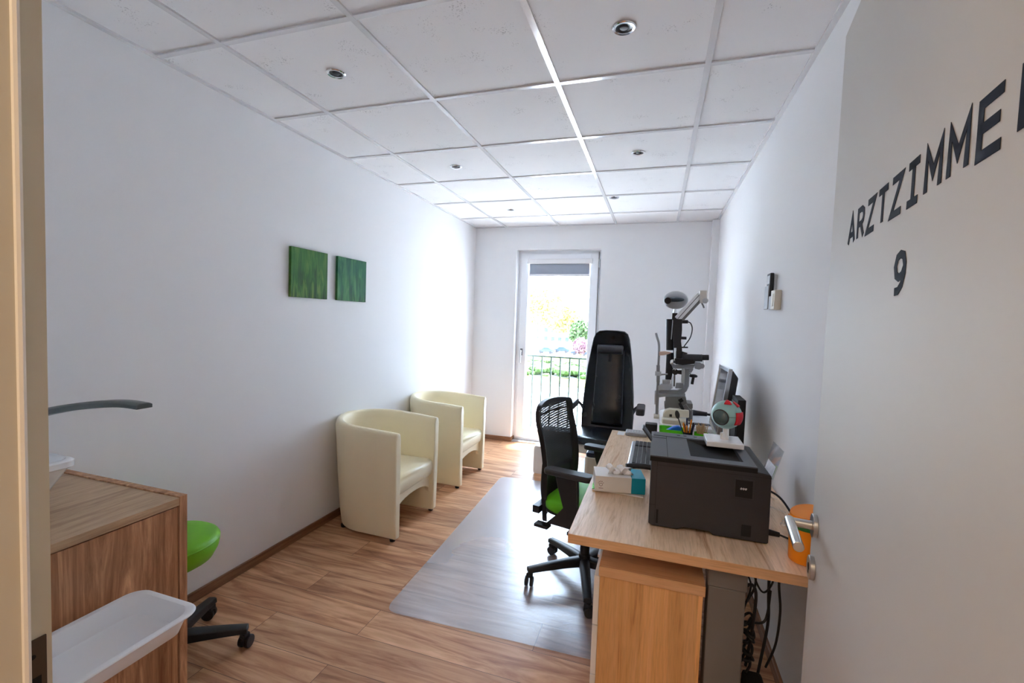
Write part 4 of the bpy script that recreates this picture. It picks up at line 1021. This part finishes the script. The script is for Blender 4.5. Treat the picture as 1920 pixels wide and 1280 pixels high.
sl = thing('slit_lamp', 'grey and black slit lamp microscope with chin rest and camera arm on white table', 'microscope', (.2, 3.6, TZ))
Y0 = 3.60
def P(px, py, dy=0): return at(px, py, Y0+dy)
def zx(pts, dy, depth, m):
    """profile in the x-z plane at depth Y0+dy, real thickness depth"""
    m.prism([P(a, b_, dy) for a, b_ in pts], (0, depth, 0))
def part(name, mt, fn, parent=sl, **k):
    m = MB(); fn(m); return m.build(name, MT[mt], parent, **k)
# base & rail
part('base', 'midgrey', lambda m: (zx([(1246, 766), (1299, 766), (1299, 757), (1288, 756), (1286, 744), (1248, 744), (1248, 757), (1246, 758)], -.07, .16, m)), bevel=.004)
part('cross_slide', 'grey', lambda m: (zx([(1236, 745), (1250, 743), (1285, 744), (1285, 738), (1234, 738)], -.05, .12, m)), bevel=.003)
for x_, y_ in ((.12, 3.56), (.26, 3.56), (.12, 3.66), (.26, 3.66)): MB().cyl(V((x_, y_, TZ)), V((x_, y_, P(1270, 764, 0).z)), .02).build('support_foot', MT['midgrey'], sl)
part('power_console', 'ivory', lambda m: (zx([(1243, 783), (1243, 777), (1248, 769), (1256, 767), (1292, 770), (1292, 783)], -.16, .07, m)), bevel=.004)
part('socket', 'black', lambda m: m.box(P(1255, 781, -.163), P(1260, 776.5, -.158)))
# curved lower arm of the microscope
part('microscope_arm', 'grey', lambda m: zx([(1235, 742), (1262, 743), (1280, 740), (1288, 733), (1292, 724), (1293, 690), (1284, 690), (1283, 715), (1279, 728), (1270, 732), (1235, 731)], -.035, .05, m), bevel=.004)
part('arm_cover', 'lightgrey', lambda m: zx([(1284, 692), (1278, 690), (1277, 718), (1283, 722)], -.050, .02, m), bevel=.002)
part('illumination_base', 'lightgrey', lambda m: (zx([(1234, 732), (1256, 732), (1262, 726), (1262, 720), (1240, 720), (1234, 724)], -.05, .05, m), zx([(1242, 720), (1257, 720), (1257, 712), (1242, 712)], -.03, .04, m)), bevel=.003)
part('pivot_housing', 'grey', lambda m: (zx([(1266, 728), (1283, 728), (1281, 718), (1268, 718)], -.06, .04, m)), bevel=.003)
part('swing_lever', 'alu', lambda m: m.tube([P(1261, 728, -.06), P(1260, 715, -.06), P(1262, 704, -.06), P(1264, 697, -.06), P(1263, 692, -.06)], .007, sub=5))
part('pivot_knob', 'black', lambda m: (m.cyl(P(1266, 697, -.075), P(1266, 697, -.045), .022), zx([(1266, 700), (1278, 702), (1278, 694), (1266, 694)], -.06, .03, m)))
# chin rest upright
part('chin_rest_frame', 'grey', lambda m: (m.tube([P(1230, 624, -.02), P(1232, 632, -.02), P(1235.5, 645, -.02), P(1235.5, 665, -.02), P(1234, 690, -.02)], .009, sub=5), m.obox(P(1234, 684, -.02), P(1234, 716, -.02), .032, .026), m.obox(P(1234, 714, -.02), P(1231.5, 776, -.02), .022, .022)), bevel=.003)
part('frame_clamp', 'lightgrey', lambda m: (m.box(P(1228, 704, -.04), P(1240, 696, 0)), m.tube([P(1237, 702, -.02), P(1252, 701, -.02)], .007), m.obox(P(1229, 732, -.03), P(1228, 758, -.03), .008, .01)), bevel=.002)
part('frame_foot', 'ivory', lambda m: m.box(V((P(1225, 795, -.08).x, Y0-.08, TZ)), P(1236, 776, 0.02)), bevel=.003)
part('breath_shield', 'peach', lambda m: m.prism([P(a, b_, -.03) for a, b_ in ((1236, 659), (1246, 658), (1256, 659.5), (1260, 661), (1252, 664), (1244, 666), (1236, 666.5))], (0, .003, 0)))
# illumination tower
part('illumination_tower', 'black', lambda m: (m.cyl(P(1256.5, 598, .02), P(1257, 656, .02), .030, n=24), m.cyl(P(1257, 661, .02), P(1254.5, 711, .02), .028, n=24)))
part('lamp_head', 'black', lambda m: (zx([(1260.5, 598), (1279, 598), (1279, 618), (1277, 640), (1279, 655), (1279, 680), (1262, 680), (1263, 640), (1261, 620)], -.05, .05, m), m.box(P(1276, 636, -.045), P(1287, 631, -.01)), m.tube([P(1278, 651, -.03), P(1290, 651, -.03)], .006)), bevel=.004)
part('lamp_edge', 'lightgrey', lambda m: m.obox(P(1261.5, 600, -.052), P(1258.5, 636, -.052), .004, .006))
part('head_stem', 'black', lambda m: (m.box(P(1260, 598, .0), P(1270, 587, .03)),), bevel=.002)
part('stem_collar', 'chrome', lambda m: m.cyl(P(1265, 588, .015), P(1266, 577, .015), .014, .010))
hc_ = P(1267, 562.5, .015)
cam_ = part('fixation_camera', 'grey', lambda m: m.ell(hc_, (.088, .05, .068), 28))
part('camera_band', 'slate', lambda m: (m.ell(hc_+V((-.004, -.022, .002)), (.070, .036, .026), 24),), parent=cam_)
part('camera_lens', 'black', lambda m: m.cyl(P(1252, 563.5, -.045), P(1253, 563, -.005), .024, .026, n=24), parent=cam_)
# camera arm
part('camera_arm', 'white', lambda m: m.obox(P(1270, 598, -.03), P(1312.5, 552, -.03), .022, .048, upv=(-.6, 0, .8)), bevel=.004)  # silver arm in white, the light on its faces put into the colour
part('arm_shade_bar', 'midgrey', lambda m: m.obox(P(1279, 600, -.03), P(1314, 562, -.03), .020, .022, upv=(-.6, 0, .8)), bevel=.002)  # grey bar added for the shaded side of the arm
part('arm_groove', 'black', lambda m: m.obox(P(1269.5, 599, -.0412), P(1311, 553, -.0412), .0005, .004, upv=(-.6, 0, .8)))
part('arm_block', 'steel', lambda m: (zx([(1312, 544), (1326.5, 544), (1326, 568), (1312, 568)], -.05, .05, m),), bevel=.004)
part('arm_knob', 'lightgrey', lambda m: m.cyl(P(1322.5, 563.5, -.075), P(1322.5, 563.5, -.05), .020, n=24), bevel=.002)
part('arm_lever', 'midgrey', lambda m: m.tube([P(1316, 568, -.03), P(1318.5, 573, -.035), P(1320, 577, -.04)], .006))
part('lamp_cable', 'black', lambda m: (m.tube([P(1279, 603, -.03), P(1290, 603, -.03)], .013), m.tube([P(1289, 603, -.03), P(1295, 606, -.03), P(1298, 617, -.03), P(1294, 633, -.03), P(1285, 646, -.03), P(1281, 652, -.03)], .004, sub=6)))
# microscope body
part('microscope_body', 'darkgrey', lambda m: (m.tube([P(1283, 670, -.07), P(1317, 671, -.07)], .026, n=18), m.cyl(P(1280, 672, -.06), P(1284, 660, -.06), .02)))
part('lens_carrier', 'black', lambda m: (zx([(1265, 672), (1300, 674), (1304, 677), (1302, 682), (1280, 684), (1266, 682)], -.10, .08, m),), bevel=.004)
part('eyepiece', 'black', lambda m: (m.tube([P(1316, 670, -.085), P(1329, 670, -.085)], .020, n=16), m.tube([P(1316, 670, -.025), P(1329, 670, -.025)], .020, n=16)), bevel=.002)
part('magnification_drum', 'grey', lambda m: (zx([(1283, 690), (1298, 688), (1300, 693), (1296, 699), (1292, 699), (1291, 692), (1284, 692)], -.07, .05, m), zx([(1302, 679), (1314, 680), (1317, 690), (1311, 693), (1303, 691)], -.09, .07, m), m.cyl(P(1316, 686, -.09), P(1316, 686, -.02), .018)), bevel=.003)
part('body_front', 'grey', lambda m: zx([(1259, 684), (1303, 684), (1300, 691), (1262, 691)], -.08, .06, m), bevel=.004)
part('prism_rod', 'chrome', lambda m: (m.cyl(P(1266, 652, -.065), P(1266, 696, -.065), .009), m.ell(P(1261, 679, -.07), (.018, .012, .022), 16)))
part('slit_control_rod', 'midgrey', lambda m: m.cyl(P(1265, 698, -.062), P(1264, 724, -.062), .006))
part('joystick', 'black', lambda m: (m.obox(P(1273, 752, -.12), P(1280, 748, -.12), .03, .028), m.obox(P(1274, 755, -.12), P(1281, 768, -.12), .022, .02)), bevel=.003)
part('joystick_socket', 'midgrey', lambda m: m.cyl(V((P(1291, 0, -.09).x, Y0-.09, TZ)), P(1291, 764, -.09), .032, n=24))
# hanging phoropter handle on the wall side
kn = MB(); kn.lathe([(.001, 0), (.024, 0), (.030, .006), (.026, .016), (.012, .022), (.001, .022)], c=P(1300, 707, -.02), n=20); kn.obox(P(1300, 707, -.02), P(1297.5, 720, -.02), .019, .019)
kn.tube([P(1293, 700, -.02), P(1297, 703, -.02), P(1300, 706, -.02)], .004)
kn.build('focus_handle', MT['black'], sl, bevel=.003)
# things on the instrument table
m = MB(); m.prism([(x, y, TZ) for x, y in rrect(.20, 3.44, .40, 3.50, .01)], (0, 0, .004)); tag(m.build('dark_pad', MT['darkgrey']), 'flat dark grey pad lying on the white instrument table', 'pad')
m = MB(); pA = V((.30, 3.80, TZ+.022)); m.cyl(pA, pA+V((.10, -.02, 0)), .022, .016, n=16); m.cyl(pA+V((.10, -.02, 0)), pA+V((.15, -.03, -.004)), .009, n=10); m.ell(pA, (.035, .028, .022), 16)
tag(m.build('ophthalmoscope', MT['black']), 'black handheld eye instrument lying at the back of the white table', 'instrument')

# ------------------------------------------------------------------ outdoors (room is high above the street)
GZ = -6.0
GR = mat('pavement', (.74, .75, .76), .9, var=.08, scale=.5)
GL_ = mat('lawn', (.10, .11, .008), .9, var=.3, scale=2)
struct(MB().box((-120, 5.6, GZ-.3), (90, 230, GZ)).build('ground_pavement', GR))
struct(MB().box((-60, 50, GZ), (20, 58, GZ+.05)).build('ground_lawn', GL_))
struct(MB().box((-70, 76, GZ), (30, 92, GZ+.05)).build('ground_verge', GL_))
HG = mat('hedge_leaf', (.040, .085, .016), .8, var=.45, scale=3)
m = MB()
for k in range(1500):
    x = random.uniform(-40, 0); y = random.uniform(58, 72); z = GZ + random.uniform(.1, .9)
    s_ = random.uniform(.35, .8)
    bmesh.ops.create_icosphere(m.bm, subdivisions=1, radius=s_, matrix=Matrix.Translation((x, y, z)) @ Matrix.Rotation(random.random()*3, 4, 'Z') @ Matrix.Diagonal((1.2, 1, .7, 1)))
tag(m.build('hedge', HG, flat=True), 'broad band of low green hedge seen through the railing', 'hedge', kind='stuff')
sl_ = thing('street_lamp', 'thin street lamp post seen through the glass door, left side', 'street lamp', (-26.0, 84, GZ))
q = at(1012, 660, 84); q2 = at(1012, 597, 84); sl_.location = (q2.x, 84, GZ); ORG[sl_.name] = V(sl_.location)
m = MB(); m.cyl((q2.x, 84, GZ), (q2.x, 84, q2.z), .09, .06, n=10); m.build('post', MT['midgrey'], sl_)
m = MB(); m.ell((q2.x, 84, q2.z), (.35, .35, .3), 12); m.build('lamp_shade', MT['midgrey'], sl_)
CARM = [mat('car_blue_grey', (.014, .03, .055), .5), mat('car_navy', (.010, .02, .04), .5), mat('car_silver', (.03, .05, .075), .5)]
CG = mat('car_glass', (.03, .05, .08), .1)
def car(x, y, m_, lab, L_=4.3):
    t = thing('car', lab, 'car', (x, y, GZ+.05), 0, 'parked cars across the street')
    b_ = MB(); prof = [(-L_/2, .35), (-L_/2, .8), (-L_/2+.9, .92), (-L_/2+1.5, 1.42), (L_/2-1.3, 1.45), (L_/2-.5, .98), (L_/2, .9), (L_/2, .35)]
    b_.prism([(px, -.85, pz) for px, pz in prof], (0, 1.7, 0)); bd_ = b_.build('body', m_, t, local=True, bevel=.08)
    b_ = MB(); b_.prism([(px, -.86, pz) for px, pz in ((-L_/2+1.1, .93), (-L_/2+1.6, 1.34), (L_/2-1.35, 1.36), (L_/2-.75, .98))], (0, 1.72, 0)); b_.build('windows', CG, bd_, local=True)
    for sx in (-1, 1):
        for sy_ in (-.87, .67):
            b_ = MB(); b_.cyl((sx*(L_/2-.85), sy_, .32), (sx*(L_/2-.85), sy_+.2, .32), .32, n=18); b_.build('wheel', MT['black'], t, local=True)
for px, y_, m_, lab in ((1024, 98, CARM[2], 'pale parked car at the left of the row, seen through the glass door'), (1053, 103, CARM[0], 'blue grey parked car in the middle of the row outside'), (1087, 98, CARM[1], 'dark parked car at the right of the row, just left of the exam chair')):
    p = at(px, 660, y_); car(p.x, y_, m_, lab, 3.9)
def tree(px, y, top_py, w_, col, lab, seed):
    random.seed(seed); p = at(px, 600, y); zt = at(px, top_py, y).z
    t = thing('tree', lab, 'tree', (p.x, y, GZ), 0, 'trees across the street')
    m = MB(); m.cyl((0, 0, 0), (0, 0, (zt-GZ)*.5), .25, .14, n=10)
    for k in range(5):
        a = k*1.3; m.cyl((0, 0, (zt-GZ)*.35), (math.cos(a)*w_*.5, math.sin(a)*w_*.5, (zt-GZ)*.7), .1, .04, n=7)
    m.build('trunk', mat('bark', (.2, .15, .1), .9), t, local=True)
    m = MB()
    for k in range(1500):
        a = random.uniform(0, 2*PI); e = random.uniform(-1, 1); rr_ = random.random()**.4
        c = V((math.cos(a)*math.sqrt(1-e*e)*w_*rr_, math.sin(a)*math.sqrt(1-e*e)*w_*rr_, (zt-GZ)*.68+e*(zt-GZ)*.32*rr_))
        s_ = random.uniform(.18, .5); n_ = V((random.uniform(-1, 1), random.uniform(-1, 1), random.uniform(-1, 1))).normalized(); x_ = n_.orthogonal().normalized()*s_; y_ = n_.cross(x_)
        m.bm.faces.new([m.bm.verts.new(c+x_), m.bm.verts.new(c+y_), m.bm.verts.new(c-x_), m.bm.verts.new(c-y_)])
    m.build('foliage', col, t, local=True, flat=True)
YL = mat('yellow_leaf', (.32, .29, .09), .8, var=.2); GN = mat('green_leaf', (.11, .17, .07), .8, var=.3); PK = mat('pink_blossom', (.30, .17, .22), .8, var=.2)
tree(1012, 108, 540, 6, YL, 'tall tree with yellow spring leaves across the street, left', 1)
tree(1058, 118, 575, 5, YL, 'smaller yellow-leaved tree across the street, in the middle', 2)
tree(1092, 90, 600, 2.6, GN, 'green-leaved tree at the right edge of the glass', 3)
tree(1090, 84, 634, 1.3, PK, 'small pink blossoming shrub beside the green tree', 4)
bd = thing('house', 'pale house with curved dark roof line behind the trees', 'house', (-28, 135, GZ))
p0_, p1_ = at(1000, 640, 135), at(1075, 640, 135); ztop = at(1040, 560, 135).z
m = MB(); m.box((p0_.x, 135, GZ), (p1_.x, 147, ztop-1)); m.build('walls', mat('render_white', (.5, .48, .42), .9), bd)
m = MB(); cxr = (p0_.x+p1_.x)/2; W2 = (p1_.x-p0_.x)/2+.6
m.prism([(cxr+W2*math.cos(PI*k/14), 134.4, ztop-1+2.2*math.sin(PI*k/14)) for k in range(15)], (0, 13, 0)); m.build('roof', mat('roof_sheet', (.09, .09, .09), .7), bd)
for i in range(5):
    for j in range(3):
        m = MB(); x = p0_.x+1.2+i*(p1_.x-p0_.x-2.4)/4.6; z = GZ+1.2+j*2.6; m.box((x, 134.93, z), (x+1.1, 135.02, z+1.3)); m.build('window', CG, bd)
random.seed(3)

# ------------------------------------------------------------------ light
wd = bpy.data.worlds.new('sky'); scn.world = wd; wd.use_nodes = True
bg = wd.node_tree.nodes['Background']; bg.inputs[0].default_value = (.66, .83, 1.06, 1); bg.inputs[1].default_value = 5.6
sd = bpy.data.lights.new('sun', 'SUN'); sd.energy = 16; sd.angle = .12; sd.color = (1, .97, .93); so_ = bpy.data.objects.new('sun', sd); COL.objects.link(so_)
so_.rotation_euler = V((-.05, -.19, -.98)).to_track_quat('-Z', 'Y').to_euler()
pt = bpy.data.lights.new('window_portal', 'AREA'); pt.shape = 'RECTANGLE'; pt.size = .96; pt.size_y = 2.2; pt.cycles.is_portal = True
po = bpy.data.objects.new('window_portal', pt); COL.objects.link(po); po.location = ((WX0+WX1)/2, 5.222, 1.13); po.rotation_euler = V((0, -1, 0)).to_track_quat('-Z', 'Z').to_euler()
# corridor ceiling lamp (warm)
cl = bpy.data.lights.new('corridor_lamp', 'AREA'); cl.shape = 'RECTANGLE'; cl.size = .6; cl.size_y = 1.2; cl.energy = 7.5; cl.color = (1, .76, .50)
co = bpy.data.objects.new('corridor_lamp', cl); COL.objects.link(co); co.location = (-.3, -1.0, 2.5)

vs = scn.view_settings; scn.display_settings.display_device = 'sRGB'
vs.view_transform = 'Standard'; vs.look = 'None'; vs.gamma = 1; vs.use_curve_mapping = False; vs.exposure = 1.75
scn.cycles.max_bounces = 14; scn.cycles.diffuse_bounces = 8; scn.cycles.glossy_bounces = 5; scn.cycles.transparent_max_bounces = 12
scn.cycles.caustics_reflective = False; scn.cycles.caustics_refractive = False; scn.cycles.sample_clamp_indirect = 8
